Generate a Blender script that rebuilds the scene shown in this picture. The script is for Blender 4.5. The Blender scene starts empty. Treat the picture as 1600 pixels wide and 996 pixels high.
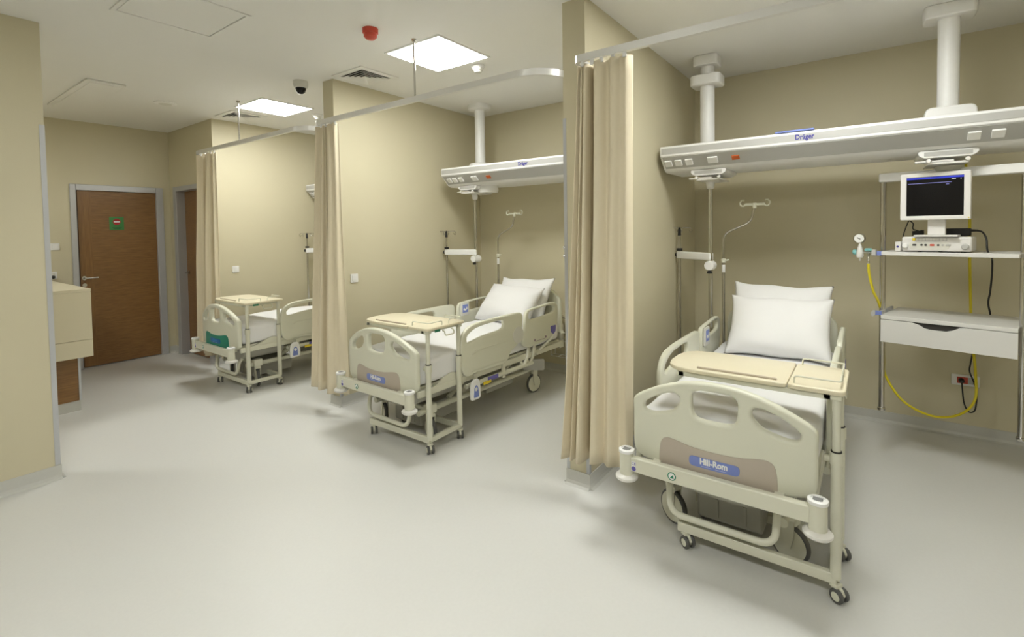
import bpy, bmesh, math, random
from mathutils import Vector, Matrix
random.seed(7)
PI = math.pi
scene = bpy.context.scene
C = scene.collection

# ------------------------------------------------------------------ camera
F_PX, CY = 766.9045, 384.9782
YAW, PITCH, ROLL = .6321, -.0341, -.016
cs, sn = math.cos, math.sin
fw = Vector((cs(PITCH)*cs(YAW), cs(PITCH)*sn(YAW), sn(PITCH)))
rt = Vector((sn(YAW), -cs(YAW), 0)); up = rt.cross(fw)
rt, up = cs(ROLL)*rt + sn(ROLL)*up, -sn(ROLL)*rt + cs(ROLL)*up
cam = bpy.data.cameras.new('camera'); cam_o = bpy.data.objects.new('camera', cam); C.objects.link(cam_o)
cam.sensor_fit = 'HORIZONTAL'; cam.sensor_width = 36; cam.lens = F_PX/1600*36
cam.shift_y = (CY-498)/1600; cam.clip_start = .05; cam.clip_end = 100
m = Matrix.Identity(4)
for i in range(3):
    m[i][0] = rt[i]; m[i][1] = up[i]; m[i][2] = -fw[i]
m[2][3] = 1.68
cam_o.matrix_world = m
scene.camera = cam_o

# ------------------------------------------------------------------ world, exposure
w = bpy.data.worlds.new('world'); scene.world = w; w.use_nodes = True
w.node_tree.nodes['Background'].inputs[0].default_value = (.9, .93, 1, 1)
w.node_tree.nodes['Background'].inputs[1].default_value = .02
vs = scene.view_settings
vs.view_transform = 'Standard'; vs.look = 'None'; vs.gamma = 1; vs.use_curve_mapping = False
vs.exposure = 1.30
LIGHT = 15.0        # emission of a ceiling panel

# ------------------------------------------------------------------ materials
def mat(name, col, rough=.5, metal=0, noise=0, nscale=8, bump=0, bscale=200, emit=0, spec=.5, stretch=None, alpha=1):
    M = bpy.data.materials.new(name); M.use_nodes = True
    nt = M.node_tree; b = nt.nodes['Principled BSDF']
    b.inputs['Base Color'].default_value = (*col, 1); b.inputs['Roughness'].default_value = rough
    b.inputs['Metallic'].default_value = metal; b.inputs['Specular IOR Level'].default_value = spec
    if emit:
        b.inputs['Emission Color'].default_value = (*col, 1); b.inputs['Emission Strength'].default_value = emit
    tc = nt.nodes.new('ShaderNodeTexCoord'); src = tc.outputs['Object']
    if stretch:
        mp = nt.nodes.new('ShaderNodeMapping'); mp.inputs['Scale'].default_value = stretch
        nt.links.new(src, mp.inputs['Vector']); src = mp.outputs['Vector']
    nz = nt.nodes.new('ShaderNodeTexNoise'); nz.inputs['Scale'].default_value = nscale; nz.inputs['Detail'].default_value = 4
    nt.links.new(src, nz.inputs['Vector'])
    mx = nt.nodes.new('ShaderNodeMix'); mx.data_type = 'RGBA'
    mx.inputs[6].default_value = (*[c*(1-noise) for c in col], 1); mx.inputs[7].default_value = (*[min(1, c*(1+noise)) for c in col], 1)
    nt.links.new(nz.outputs['Fac'], mx.inputs[0]); nt.links.new(mx.outputs[2], b.inputs['Base Color'])
    if bump:
        n2 = nt.nodes.new('ShaderNodeTexNoise'); n2.inputs['Scale'].default_value = bscale; n2.inputs['Detail'].default_value = 3
        nt.links.new(src, n2.inputs['Vector'])
        bp = nt.nodes.new('ShaderNodeBump'); bp.inputs['Strength'].default_value = bump; bp.inputs['Distance'].default_value = .002
        nt.links.new(n2.outputs['Fac'], bp.inputs['Height']); nt.links.new(bp.outputs['Normal'], b.inputs['Normal'])
    return M
WALL = mat('wall_paint', (.635, .58, .415), .55, noise=.02, nscale=2, bump=.12, bscale=260)
CEIL = mat('ceiling_paint', (.86, .85, .82), .8, noise=.01, nscale=2, bump=.08, bscale=200)
FLOOR = mat('vinyl_floor', (.665, .66, .635), .42, noise=.03, nscale=60, bump=.03, bscale=90)
SKIRT = mat('vinyl_skirting', (.58, .575, .54), .4, noise=.03, nscale=50)
ALU = mat('aluminium', (.56, .57, .60), .4, .5, noise=.02, nscale=20, stretch=(1, 1, .1))
ALUW = mat('satin_aluminium', (.80, .79, .77), .35, .35, noise=.01)
STEEL = mat('polished_steel', (.58, .565, .545), .16, 1, noise=.03, nscale=30)
CREAM = mat('cream_plastic', (.73, .725, .60), .32, noise=.015, nscale=12)
CREAM2 = mat('cream_steel', (.71, .70, .58), .36, noise=.015, nscale=12)
TABLE = mat('table_laminate', (.79, .72, .54), .35, noise=.02, nscale=30, stretch=(1, .15, 1))
RIDGE = mat('table_ridge', (.55, .47, .36), .45, noise=.05, nscale=30)
TAUPE = mat('taupe_panel', (.50, .435, .365), .45, noise=.02, nscale=50)
GREEN = mat('green_panel', (.03, .27, .19), .35, noise=.02)
PILL = mat('logo_blue', (.20, .26, .62), .35, noise=.02)
WHITE = mat('white_plastic', (.86, .855, .845), .35, noise=.01)
WHITE2 = mat('offwhite_plastic', (.70, .69, .63), .4, noise=.01)
ROLLER = mat('white_roller', (.80, .78, .74), .3, noise=.01)
GREYCAP = mat('grey_rubber', (.22, .22, .22), .6, noise=.05)
LINEN = mat('white_linen', (.86, .855, .86), .8, noise=.01, nscale=6, bump=.06, bscale=500, spec=.2)
CURT = mat('curtain_fabric', (.80, .71, .535), .75, noise=.02, nscale=40, bump=.25, bscale=600, spec=.25)
BLACK = mat('black_rubber', (.018, .017, .016), .5, noise=.1)
TYRE = mat('tyre_grey', (.10, .10, .095), .5, noise=.05)
DARK = mat('shade_and_port_dark', (.035, .032, .03), .6, noise=.05)  # near-black for shade painted into openings, also a connector port
GREYP = mat('grey_panel', (.50, .495, .48), .4, .1, noise=.02)
GREYU = mat('grey_plastic', (.42, .41, .36), .45, noise=.03)
SHELFW = mat('white_laminate', (.72, .71, .69), .35, noise=.01)
BLUE = mat('blue_print', (.035, .035, .30), .4, noise=.02)
PURPLE = mat('purple_label', (.14, .12, .42), .4, noise=.05)
YELLOW = mat('yellow_hose', (.72, .60, .02), .4, noise=.03)
YEL2 = mat('yellow_label', (.80, .62, .03), .4, noise=.03)
RED = mat('red_plastic', (.60, .07, .04), .35, noise=.03)
ORANGE = mat('orange_red_socket', (.62, .13, .03), .35, noise=.03)
TEAL = mat('teal_knob', (.22, .52, .52), .35, noise=.03)
SIGNG = mat('sign_green', (.055, .25, .06), .5, noise=.03)
SIGNR = mat('sign_red', (.42, .02, .02), .5, noise=.03)
LGREEN = mat('green_mark', (.02, .22, .12), .4, noise=.02)
SCREENW = mat('monitor_white', (.78, .76, .74), .35, noise=.01)
SCREEN = mat('screen_black', (.006, .0055, .006), .25, noise=.05, spec=.25)
SCRB = mat('screen_blue', (.02, .035, .5), .4, emit=.12)
SCRL = mat('screen_line', (.30, .30, .75), .4, emit=.15)
PANEL = mat('light_diffuser', (.985, 1, .955), .5, emit=LIGHT)
FRAMEG = mat('door_frame_grey', (.50, .50, .51), .42, .3, noise=.02)
LAM = mat('counter_laminate', (.66, .60, .44), .35, noise=.015)

def wood(name, c1, c2, scale, stretch):
    M = bpy.data.materials.new(name); M.use_nodes = True; nt = M.node_tree; b = nt.nodes['Principled BSDF']
    tc = nt.nodes.new('ShaderNodeTexCoord'); mp = nt.nodes.new('ShaderNodeMapping'); mp.inputs['Scale'].default_value = stretch
    nt.links.new(tc.outputs['Object'], mp.inputs['Vector'])
    nz = nt.nodes.new('ShaderNodeTexNoise'); nz.inputs['Scale'].default_value = scale; nz.inputs['Detail'].default_value = 6; nz.inputs['Roughness'].default_value = .65
    nt.links.new(mp.outputs['Vector'], nz.inputs['Vector'])
    rp = nt.nodes.new('ShaderNodeValToRGB'); rp.color_ramp.elements[0].position = .32; rp.color_ramp.elements[1].position = .68
    rp.color_ramp.elements[0].color = (*c1, 1); rp.color_ramp.elements[1].color = (*c2, 1)
    nt.links.new(nz.outputs['Fac'], rp.inputs[0]); nt.links.new(rp.outputs[0], b.inputs['Base Color'])
    b.inputs['Roughness'].default_value = .38
    return M
DOORW = wood('door_veneer', (.19, .095, .030), (.29, .15, .05), 3, (2.2, 2.2, 26))
DOORV = wood('door_veneer_upright', (.21, .105, .033), (.29, .15, .05), 3, (26, 26, 1.6))

# ------------------------------------------------------------------ mesh helpers
def obj(name, bm, mt, parent=None, smooth=True, bevel=0, seg=2, angle=40):
    me = bpy.data.meshes.new(name)
    bmesh.ops.recalc_face_normals(bm, faces=bm.faces)
    bm.to_mesh(me); bm.free()
    o = bpy.data.objects.new(name, me); C.objects.link(o); me.materials.append(mt)
    if parent: o.parent = parent
    if smooth:
        for p in me.polygons: p.use_smooth = True
        try: me.set_sharp_from_angle(angle=math.radians(angle))
        except Exception: pass
    if bevel:
        md = o.modifiers.new('bevel', 'BEVEL'); md.width = bevel; md.segments = seg; md.limit_method = 'ANGLE'; md.angle_limit = math.radians(35)
        md.harden_normals = False
    return o
def tag(o, label, cat, group=None):
    o['label'] = label; o['category'] = cat
    if group: o['group'] = group
    return o
def struct(o):
    o['kind'] = 'structure'; return o
def thing(name, label, cat, loc=(0, 0, 0), rz=0, group=None):
    o = bpy.data.objects.new(name, None); C.objects.link(o); o.location = loc; o.rotation_euler = (0, 0, rz)
    o.empty_display_size = .1
    return tag(o, label, cat, group)
def dup(o, parent=None):
    c = o.copy(); C.objects.link(c)
    if parent: c.parent = parent
    for ch in list(o.children): dup(ch, c)
    return c
B = bmesh.new
def box(bm, x0, x1, y0, y1, z0, z1):
    v = [bm.verts.new((x, y, z)) for x in (x0, x1) for y in (y0, y1) for z in (z0, z1)]
    for f in ((0, 1, 3, 2), (4, 6, 7, 5), (0, 4, 5, 1), (2, 3, 7, 6), (0, 2, 6, 4), (1, 5, 7, 3)):
        bm.faces.new([v[i] for i in f])
    return bm
def bx(*a): return box(B(), *a)
def tube(bm, pts, r, seg=10, r2=None, caps=True):
    pts = [Vector(p) for p in pts]; n = len(pts); rings = []
    t = (pts[1]-pts[0]).normalized()
    nrm = t.orthogonal().normalized()
    for i, p in enumerate(pts):
        a = pts[max(i-1, 0)]; b = pts[min(i+1, n-1)]; tt = (b-a).normalized()
        nrm = (nrm - tt*nrm.dot(tt)).normalized(); bn = tt.cross(nrm)
        rr = r if r2 is None else r + (r2-r)*i/(n-1)
        rings.append([bm.verts.new(p + rr*(cs(2*PI*k/seg)*nrm + sn(2*PI*k/seg)*bn)) for k in range(seg)])
    for i in range(n-1):
        for k in range(seg):
            bm.faces.new((rings[i][k], rings[i][(k+1) % seg], rings[i+1][(k+1) % seg], rings[i+1][k]))
    if caps:
        bm.faces.new(rings[0]); bm.faces.new(rings[-1])
    return bm
def smooth_path(pts, r=.05, n=5):
    """polyline with rounded corners"""
    P = [Vector(p) for p in pts]; out = [P[0]]
    for i in range(1, len(P)-1):
        a, b, c = P[i-1], P[i], P[i+1]
        d1 = (a-b); d2 = (c-b); rr = min(r, d1.length*.45, d2.length*.45)
        s = b + d1.normalized()*rr; e = b + d2.normalized()*rr
        for k in range(n+1):
            t = k/n; out.append((1-t)**2*s + 2*t*(1-t)*b + t*t*e)
    out.append(P[-1]); return out
def spline(pts, n=8):
    """Catmull-Rom"""
    P = [Vector(p) for p in pts]; P = [2*P[0]-P[1]] + P + [2*P[-1]-P[-2]]; out = []
    for i in range(1, len(P)-2):
        for k in range(n):
            t = k/n; a, b, c, d = P[i-1:i+3]
            out.append(.5*((2*b) + (c-a)*t + (2*a-5*b+4*c-d)*t*t + (3*b-a-3*c+d)*t**3))
    out.append(P[-2]); return out
def cyl(bm, p0, p1, r, r2=None, seg=20): return tube(bm, [p0, p1], r, seg, r2)
def lathe(bm, prof, seg=24, M=None):
    """profile of (r, h) about local z, mapped by matrix M"""
    M = M or Matrix.Identity(4); rings = []
    for r, h in prof:
        if r < 1e-6: rings.append([bm.verts.new(M @ Vector((0, 0, h)))])
        else: rings.append([bm.verts.new(M @ Vector((r*cs(2*PI*k/seg), r*sn(2*PI*k/seg), h))) for k in range(seg)])
    for a, b in zip(rings, rings[1:]):
        for k in range(seg):
            k2 = (k+1) % seg
            if len(a) == 1 and len(b) == 1: continue
            if len(a) == 1: bm.faces.new((a[0], b[k], b[k2]))
            elif len(b) == 1: bm.faces.new((a[k], a[k2], b[0]))
            else: bm.faces.new((a[k], a[k2], b[k2], b[k]))
    if len(rings[0]) > 1: bm.faces.new(rings[0])
    if len(rings[-1]) > 1: bm.faces.new(rings[-1])
    return bm
def T(x, y, z): return Matrix.Translation((x, y, z))
def frame(o, ex, ey):
    """matrix sending local x,y,z to ex, ey, ex x ey at o"""
    ex = Vector(ex).normalized(); ey = Vector(ey).normalized(); ez = ex.cross(ey); M = Matrix.Identity(4)
    for i in range(3):
        M[i][0] = ex[i]; M[i][1] = ey[i]; M[i][2] = ez[i]; M[i][3] = o[i]
    return M
def extr(bm, poly, axis, a0, a1):
    """extrude closed polygon: axis 'x' -> poly in (y,z); 'y' -> (x,z); 'z' -> (x,y)"""
    def P(p, a): return {'x': (a, p[0], p[1]), 'y': (p[0], a, p[1]), 'z': (p[0], p[1], a)}[axis]
    A = [bm.verts.new(P(p, a0)) for p in poly]; Bv = [bm.verts.new(P(p, a1)) for p in poly]; n = len(poly)
    bm.faces.new(A); bm.faces.new(Bv)
    for i in range(n): bm.faces.new((A[i], A[(i+1) % n], Bv[(i+1) % n], Bv[i]))
    return bm
def rpoly(pts, r=.03, n=4):
    """closed polygon with rounded corners (2d)"""
    N = len(pts); out = []
    for i in range(N):
        a, b, c = (Vector((*pts[j % N], 0)) for j in (i-1, i, i+1))
        d1, d2 = a-b, c-b; rr = min(r, d1.length*.48, d2.length*.48); s = b+d1.normalized()*rr; e = b+d2.normalized()*rr
        for k in range(n+1):
            t = k/n; q = (1-t)**2*s + 2*t*(1-t)*b + t*t*e; out.append((q.x, q.y))
    return out
def smooth_closed(pts, n=4):
    P = [Vector((*p, 0)) for p in pts]; N = len(P); out = []
    for i in range(N):
        a, b, c, d = (P[(i+j) % N] for j in (-1, 0, 1, 2))
        for k in range(n):
            t = k/n; q = .5*((2*b)+(c-a)*t+(2*a-5*b+4*c-d)*t*t+(3*b-a-3*c+d)*t**3); out.append((q.x, q.y))
    return out
def plate(loops, thick, bev, M, bevres=2, cuts=None, bend=None):
    """flat plate with holes and rounded rim from 2-D loops (curve fill), as bmesh; local x,y = loop, z = thickness"""
    cu = bpy.data.curves.new('tmp', 'CURVE'); cu.dimensions = '2D'; cu.fill_mode = 'BOTH'
    cu.extrude = thick/2-bev; cu.bevel_depth = bev; cu.bevel_resolution = bevres; cu.offset = -bev
    for lp in loops:
        s = cu.splines.new('POLY'); s.points.add(len(lp)-1); s.use_cyclic_u = True
        for p, q in zip(s.points, lp): p.co = (q[0], q[1], 0, 1)
    to = bpy.data.objects.new('tmp', cu); C.objects.link(to)
    dg = bpy.context.evaluated_depsgraph_get(); dg.update()
    me = bpy.data.meshes.new_from_object(to.evaluated_get(dg))
    bpy.data.objects.remove(to); bpy.data.curves.remove(cu)
    bm = B(); bm.from_mesh(me); bpy.data.meshes.remove(me)
    bmesh.ops.remove_doubles(bm, verts=bm.verts, dist=1e-5)
    if cuts:
        for cx in cuts:
            g = bm.verts[:] + bm.edges[:] + bm.faces[:]
            bmesh.ops.bisect_plane(bm, geom=g, dist=1e-6, plane_co=(cx, 0, 0), plane_no=(1, 0, 0))
    if bend:
        for v in bm.verts: v.co.z += bend(v.co.x)
    bm.transform(M); return bm
def text(txt, size, M, depth=.0006, sx=1, bold=0):
    cu = bpy.data.curves.new('tmp', 'FONT'); cu.body = txt; cu.size = size; cu.extrude = depth; cu.align_x = 'CENTER'; cu.align_y = 'CENTER'
    cu.offset = bold; cu.resolution_u = 3
    to = bpy.data.objects.new('tmp', cu); C.objects.link(to)
    dg = bpy.context.evaluated_depsgraph_get(); dg.update()
    me = bpy.data.meshes.new_from_object(to.evaluated_get(dg))
    bpy.data.objects.remove(to); bpy.data.curves.remove(cu)
    bm = B(); bm.from_mesh(me); bpy.data.meshes.remove(me)
    bm.transform(M @ Matrix.Diagonal((sx, 1, 1, 1))); return bm
def rrect(w_, h_, r=.01, cx=0, cy=0, n=4):
    return rpoly([(cx-w_/2, cy-h_/2), (cx+w_/2, cy-h_/2), (cx+w_/2, cy+h_/2), (cx-w_/2, cy+h_/2)], r, n)
FRONT = lambda x, y, z: frame((x, y, z), (0, -1, 0), (0, 0, 1))     # a face that looks toward -x
RIGHT = lambda x, y, z: frame((x, y, z), (1, 0, 0), (0, 0, 1))      # a face that looks toward -y

# ------------------------------------------------------------------ the room
H = 3.124; A = 2.781; TH = .16
Y1, Y2, Y3, Y4 = 1.449, 4.095, 6.656, 8.033
HB1, HB2 = 5.136, 4.904
XL, YL = .841, 4.537
X0, Y0 = -3.2, -3.6
struct(obj('floor', bx(X0, 5.4, Y0, 8.3, -.1, 0), FLOOR, smooth=False))
struct(obj('ceiling', bx(X0, 5.4, Y0, 8.3, H, H+.1), CEIL, smooth=False))
def wall(name, *a): return struct(obj(name, bx(*a), WALL, smooth=False))
wall('wall_head_1', HB1, HB1+.15, Y1-2.8, Y1+.02, 0, H)
wall('wall_head_2', HB2, HB2+.15, Y1+TH-.02, Y2+.02, 0, H)
wall('wall_head_3', HB2, HB2+.15, Y2+TH-.02, Y3+.02, 0, H)
wall('wall_partition_1', A, HB1+.1, Y1, Y1+TH, 0, H)
wall('wall_partition_2', A, HB2+.1, Y2, Y2+TH, 0, H)
wall('wall_partition_4', A, HB1+.1, Y1-2.806, Y1-2.646, 0, H)
w3 = wall('wall_partition_3', A, HB2+.1, Y3, 6.86, 0, H)
# the block beyond the third bay, pierced by the second door
bm = B(); box(bm, A, A+.3, 6.86, 6.9, 0, H); box(bm, A, A+.3, 6.9, 7.80, 2.30, H); box(bm, A, A+.3, 7.80, Y4+.2, 0, H)
struct(obj('wall_side', bm, WALL, smooth=False))
bm = B(); box(bm, X0, 1.72, Y4, Y4+.15, 0, H); box(bm, 1.72, 2.63, Y4, Y4+.15, 2.29, H); box(bm, 2.63, A+.05, Y4, Y4+.15, 0, H)
struct(obj('wall_far', bm, WALL, smooth=False))
wall('wall_left', X0, XL, YL, YL+.16, 0, H)
wall('wall_back', X0-.15, X0, Y0, 8.2, 0, H)
wall('wall_near', X0, HB1, Y0-.15, Y0, 0, H)
wall('wall_right', HB1, HB1+.15, Y0, Y1-2.7, 0, H)
# skirtings: coved strip against each wall face
def skirt(name, p, q, n):
    """strip from p to q (floor plan), n = outward normal"""
    p, q, n = Vector((*p, 0)), Vector((*q, 0)), Vector((*n, 0)).normalized(); bm = B()
    prof = [(0, .098), (.006, .098), (.007, .03), (.014, .012), (.03, .001), (0, .001)]
    A_ = [bm.verts.new(p + n*a + Vector((0, 0, z))) for a, z in prof]; B_ = [bm.verts.new(q + n*a + Vector((0, 0, z))) for a, z in prof]
    k = len(prof); bm.faces.new(A_); bm.faces.new(B_)
    for i in range(k): bm.faces.new((A_[i], A_[(i+1) % k], B_[(i+1) % k], B_[i]))
    return struct(obj(name, bm, SKIRT, smooth=False))
skirt('baseboard_head_1', (HB1, Y1-2.646), (HB1, Y1), (-1, 0))
skirt('baseboard_head_2', (HB2, Y1+TH), (HB2, Y2), (-1, 0))
skirt('baseboard_head_3', (HB2, Y2+TH), (HB2, Y3), (-1, 0))
skirt('baseboard_partition_1', (A-.006, Y1), (HB1, Y1), (0, -1))
skirt('baseboard_partition_1_end', (A, Y1-.006), (A, Y1+TH+.006), (-1, 0))
skirt('baseboard_partition_1_back', (A, Y1+TH), (HB2, Y1+TH), (0, 1))
skirt('baseboard_partition_2', (A-.006, Y2), (HB2, Y2), (0, -1))
skirt('baseboard_partition_2_end', (A, Y2-.006), (A, Y2+TH+.006), (-1, 0))
skirt('baseboard_partition_3', (A-.006, Y3), (HB2, Y3), (0, -1))
skirt('baseboard_partition_3_end', (A, Y3-.006), (A, 6.84), (-1, 0))
skirt('baseboard_side', (A, 7.90), (A, Y4), (-1, 0))
skirt('baseboard_far', (2.70, Y4), (A, Y4), (0, -1))
skirt('baseboard_far_left', (X0, Y4), (1.66, Y4), (0, -1))
skirt('baseboard_left', (X0, YL), (XL+.006, YL), (0, -1))
skirt('baseboard_left_end', (XL, YL-.006), (XL, YL+.166), (1, 0))
# corner guards
def guard(name, x, y, sx, sy, z1=2.39, wd=.02):
    bm = B(); t = .003
    box(bm, min(x-sx*t, x+sx*wd), max(x-sx*t, x+sx*wd), min(y, y-sy*t), max(y, y-sy*t), .1, z1)
    box(bm, min(x, x-sx*t), max(x, x-sx*t), min(y, y+sy*wd), max(y, y+sy*wd), .1, z1)
    return struct(obj(name, bm, ALU, smooth=False))
guard('trim_1', A, Y1, 1, 1); guard('trim_2', A, Y1+TH, 1, -1)
guard('trim_3', A, Y2, 1, 1); guard('trim_4', A, Y2+TH, 1, -1)
guard('trim_5', XL, YL, -1, 1, 2.44, .026); guard('trim_6', A, Y3, 1, 1)

# door 1 (far wall, faces -y)
d1 = struct(bpy.data.objects.new('door_1', None)); C.objects.link(d1); d1.location = (0, 0, 0)
bm = B()
for (x0, x1, z0, z1) in ((1.69, 1.75, 0, 2.335), (2.60, 2.685, 0, 2.335), (1.75, 2.60, 2.26, 2.335)):
    box(bm, x0, x1, Y4-.028, Y4+.10, z0, z1)
obj('door_frame', bm, FRAMEG, d1, smooth=False, bevel=.006)
dl = obj('door_leaf', bx(1.765, 2.60, Y4+.012, Y4+.055, .012, 2.262), DOORW, d1, smooth=False)
obj('edge_strip', bx(1.765, 1.90, Y4+.0095, Y4+.0125, .014, 2.26), DOORV, dl, smooth=False)
bm = B(); lathe(bm, [(0, 0), (.026, 0), (.026, .012), (0, .012)], 20, frame((1.80, Y4+.010, 1.15), (1, 0, 0), (0, 0, 1)))
tube(bm, smooth_path([(1.80, Y4+.01, 1.15), (1.80, Y4-.05, 1.15), (1.93, Y4-.05, 1.152)], .02), .010, 10)
obj('door_handle', bm, STEEL, d1)
bm = B(); lathe(bm, [(0, 0), (.024, 0), (.024, .008), (0, .008)], 20, frame((1.80, Y4+.010, 1.06), (1, 0, 0), (0, 0, 1)))
obj('keyhole_plate', bm, STEEL, d1)
# sign on the door
sg = thing('door_sign', 'small green sign with a red no entry disc on the wide wooden door', 'sign', (2.155, Y4+.0085, 1.843))
obj('sign_plate', plate([rrect(.155, .17, .006)], .006, .001, RIGHT(0, 0, 0)), SIGNG, sg)
bm = B(); lathe(bm, [(0, 0), (.042, 0), (.042, .002), (0, .002)], 28, RIGHT(0, -.0042, .022)); obj('red_disc', bm, SIGNR, sg)
obj('white_bar', bx(-.031, .031, -.0092, -.0058, .014, .030), WHITE, sg, smooth=False)
bm = B()
for i, (x0, x1) in enumerate(((-.052, .052), (-.038, .038))): box(bm, x0, x1, -.0052, -.0032, -.058-.013*i, -.052-.013*i)
obj('caption_line', bm, mat('sign_dark_green', (.02, .10, .03), .5, noise=.02), sg, smooth=False)

# door 2 (side wall, set back)
d2 = struct(bpy.data.objects.new('door_2', None)); C.objects.link(d2)
bm = B()
for (y0, y1, z0, z1) in ((7.80, 7.89, 0, 2.345), (6.80, 6.90, 0, 2.345), (6.90, 7.80, 2.28, 2.345)):
    box(bm, A-.02, A+.14, y0-.012, y1, z0, z1)
obj('door_frame', bm, FRAMEG, d2, smooth=False, bevel=.005)
obj('door_leaf', bx(A+.09, A+.13, 6.90, 7.79, .012, 2.28), DOORW, d2, smooth=False)
bm = B(); lathe(bm, [(0, 0), (.024, 0), (.024, .010), (0, .010)], 18, FRONT(A+.089, 7.72, 1.15))
tube(bm, smooth_path([(A+.09, 7.72, 1.15), (A+.035, 7.72, 1.15), (A+.035, 7.60, 1.15)], .02), .010, 10)
obj('door_handle', bm, STEEL, d2)

# ------------------------------------------------------------------ ceiling things
def troffer(x, y, label, on=True):
    t = thing('ceiling_light', label, 'light', (x, y, H), 0, 'square ceiling light panels')
    bm = B(); f = .305; g = .288
    for a in ((-f, f, -f, -g), (-f, f, g, f), (-f, -g, -g, g), (g, f, -g, g)): box(bm, *a, -.010, .02)
    obj('light_frame', bm, WHITE, t, smooth=False)
    obj('diffuser', bx(-.289, .289, -.289, .289, -.006, .015), PANEL, t, smooth=False)
troffer(2.945, 2.877, 'lit square ceiling light in front of the middle bed bay')
troffer(2.99, 5.535, 'lit square ceiling light in front of the farthest bed bay')
troffer(2.945, .215, 'lit square ceiling light over the nearest bed')
troffer(-.2, 1.75, 'lit square ceiling light over the open floor, farther of two')
troffer(-.2, -.9, 'lit square ceiling light over the open floor, nearer of two')
troffer(-.5, 6.5, 'lit square ceiling light above the reception counter')

def diffuser(x, y, label):
    t = thing('air_diffuser', label, 'vent', (x, y, H), 0, 'square ceiling air diffusers')
    bm = B(); f = .215; g = .160
    for a in ((-f, f, -f, -g), (-f, f, g, f), (-f, -g, -g, g), (g, f, -g, g)): box(bm, *a, -.012, .0)
    obj('diffuser_frame', bm, CEIL, t, smooth=False, bevel=.003)
    obj('duct_shade', bx(-g, g, -g, g, -.0012, .0), DARK, t, smooth=False)  # flat dark sheet stands in for the shade above the louvres
    for i in range(4):
        r0 = .150-.036*i; bm = B()
        for k in range(4):
            c_, s_ = (1, 0, -1, 0)[k], (0, 1, 0, -1)[k]
            q = [(r0-.031, -.0005), (r0+.003, -.020), (r0+.001, -.0215), (r0-.034, -.0005)]
            va = []
            for (rr, zz) in q:
                va.append((bm.verts.new((c_*rr-s_*(-rr), s_*rr+c_*(-rr), zz)), bm.verts.new((c_*rr-s_*rr, s_*rr+c_*rr, zz))))
            for j in range(4):
                a, b = va[j], va[(j+1) % 4]; bm.faces.new((a[0], a[1], b[1], b[0]))
        obj('louvre', bm, CEIL, t, smooth=False)
diffuser(2.93, 3.80, 'square louvred air vent beside the middle bay ceiling light')
diffuser(2.95, 6.24, 'square louvred air vent near the farthest bay ceiling light')

def detector(x, y, label):
    t = thing('smoke_detector', label, 'detector', (x, y, H), 0, 'round smoke detectors')
    bm = B(); lathe(bm, [(0, .0), (.058, 0), (.060, -.012), (.052, -.020), (.050, -.022)], 28); obj('base', bm, WHITE, t)
    bm = B(); lathe(bm, [(.048, -.020), (.046, -.036), (.034, -.046), (.032, -.060), (.02, -.064), (0, -.064)], 28); obj('sensor_head', bm, WHITE2, t)
detector(3.36, 2.80, 'white smoke detector right of the middle bay ceiling light')
detector(3.50, 5.48, 'white smoke detector by the farthest bay ceiling light')
t = thing('alarm_beacon', 'red round alarm beacon hanging from the ceiling', 'alarm', (2.28, 2.89, H))
bm = B(); lathe(bm, [(0, 0), (.055, 0), (.055, -.03), (.050, -.035)], 24); obj('base', bm, RED, t)
bm = B(); lathe(bm, [(.046, -.034), (.046, -.056), (.030, -.072), (0, -.076)], 24); obj('lens', bm, RED, t)
t = thing('dome_camera', 'dome surveillance camera with dark globe on the ceiling', 'camera', (2.64, 4.40, H))
bm = B(); lathe(bm, [(0, 0), (.066, 0), (.068, -.03), (.060, -.062), (.05, -.066), (0, -.066)], 28); obj('housing', bm, WHITE2, t)
bm = B(); lathe(bm, [(.048, -.062), (.047, -.078), (.038, -.102), (.022, -.117), (0, -.122)], 28); obj('dark_dome', bm, SCREEN, t)
t = thing('ceiling_speaker', 'flat round speaker disc on the ceiling near the far door', 'speaker', (2.15, 6.25, H))
bm = B(); lathe(bm, [(0, 0), (.105, 0), (.105, -.008), (.09, -.014)], 32); obj('rim', bm, CEIL, t)
bm = B(); lathe(bm, [(.09, -.010), (.05, -.016), (0, -.018)], 32); obj('grille', bm, WHITE2, t)
t = thing('ceiling_hatch', 'square access hatch flush in the ceiling at upper left', 'hatch', (1.36, 3.62, H))
bm = B(); f, g = .30, .275
for a in ((-f, f, -f, -g), (-f, f, g, f), (-f, -g, -g, g), (g, f, -g, g)): box(bm, *a, -.010, 0)
obj('hatch_frame', bm, CEIL, t, smooth=False, bevel=.003); obj('hatch_panel', bx(-.268, .268, -.268, .268, -.005, 0), CEIL, t, smooth=False)
t = thing('slot_grille', 'long shallow ceiling strip in front of the far wooden door', 'grille', (1.52, 6.5, H))
obj('grille_body', bx(-.15, .15, -.72, .72, -.02, 0), CEIL, t, smooth=False, bevel=.008)
obj('grille_insert', bx(-.11, .11, -.68, .68, -.024, -.019), CEIL, t, smooth=False, bevel=.002)

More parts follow.
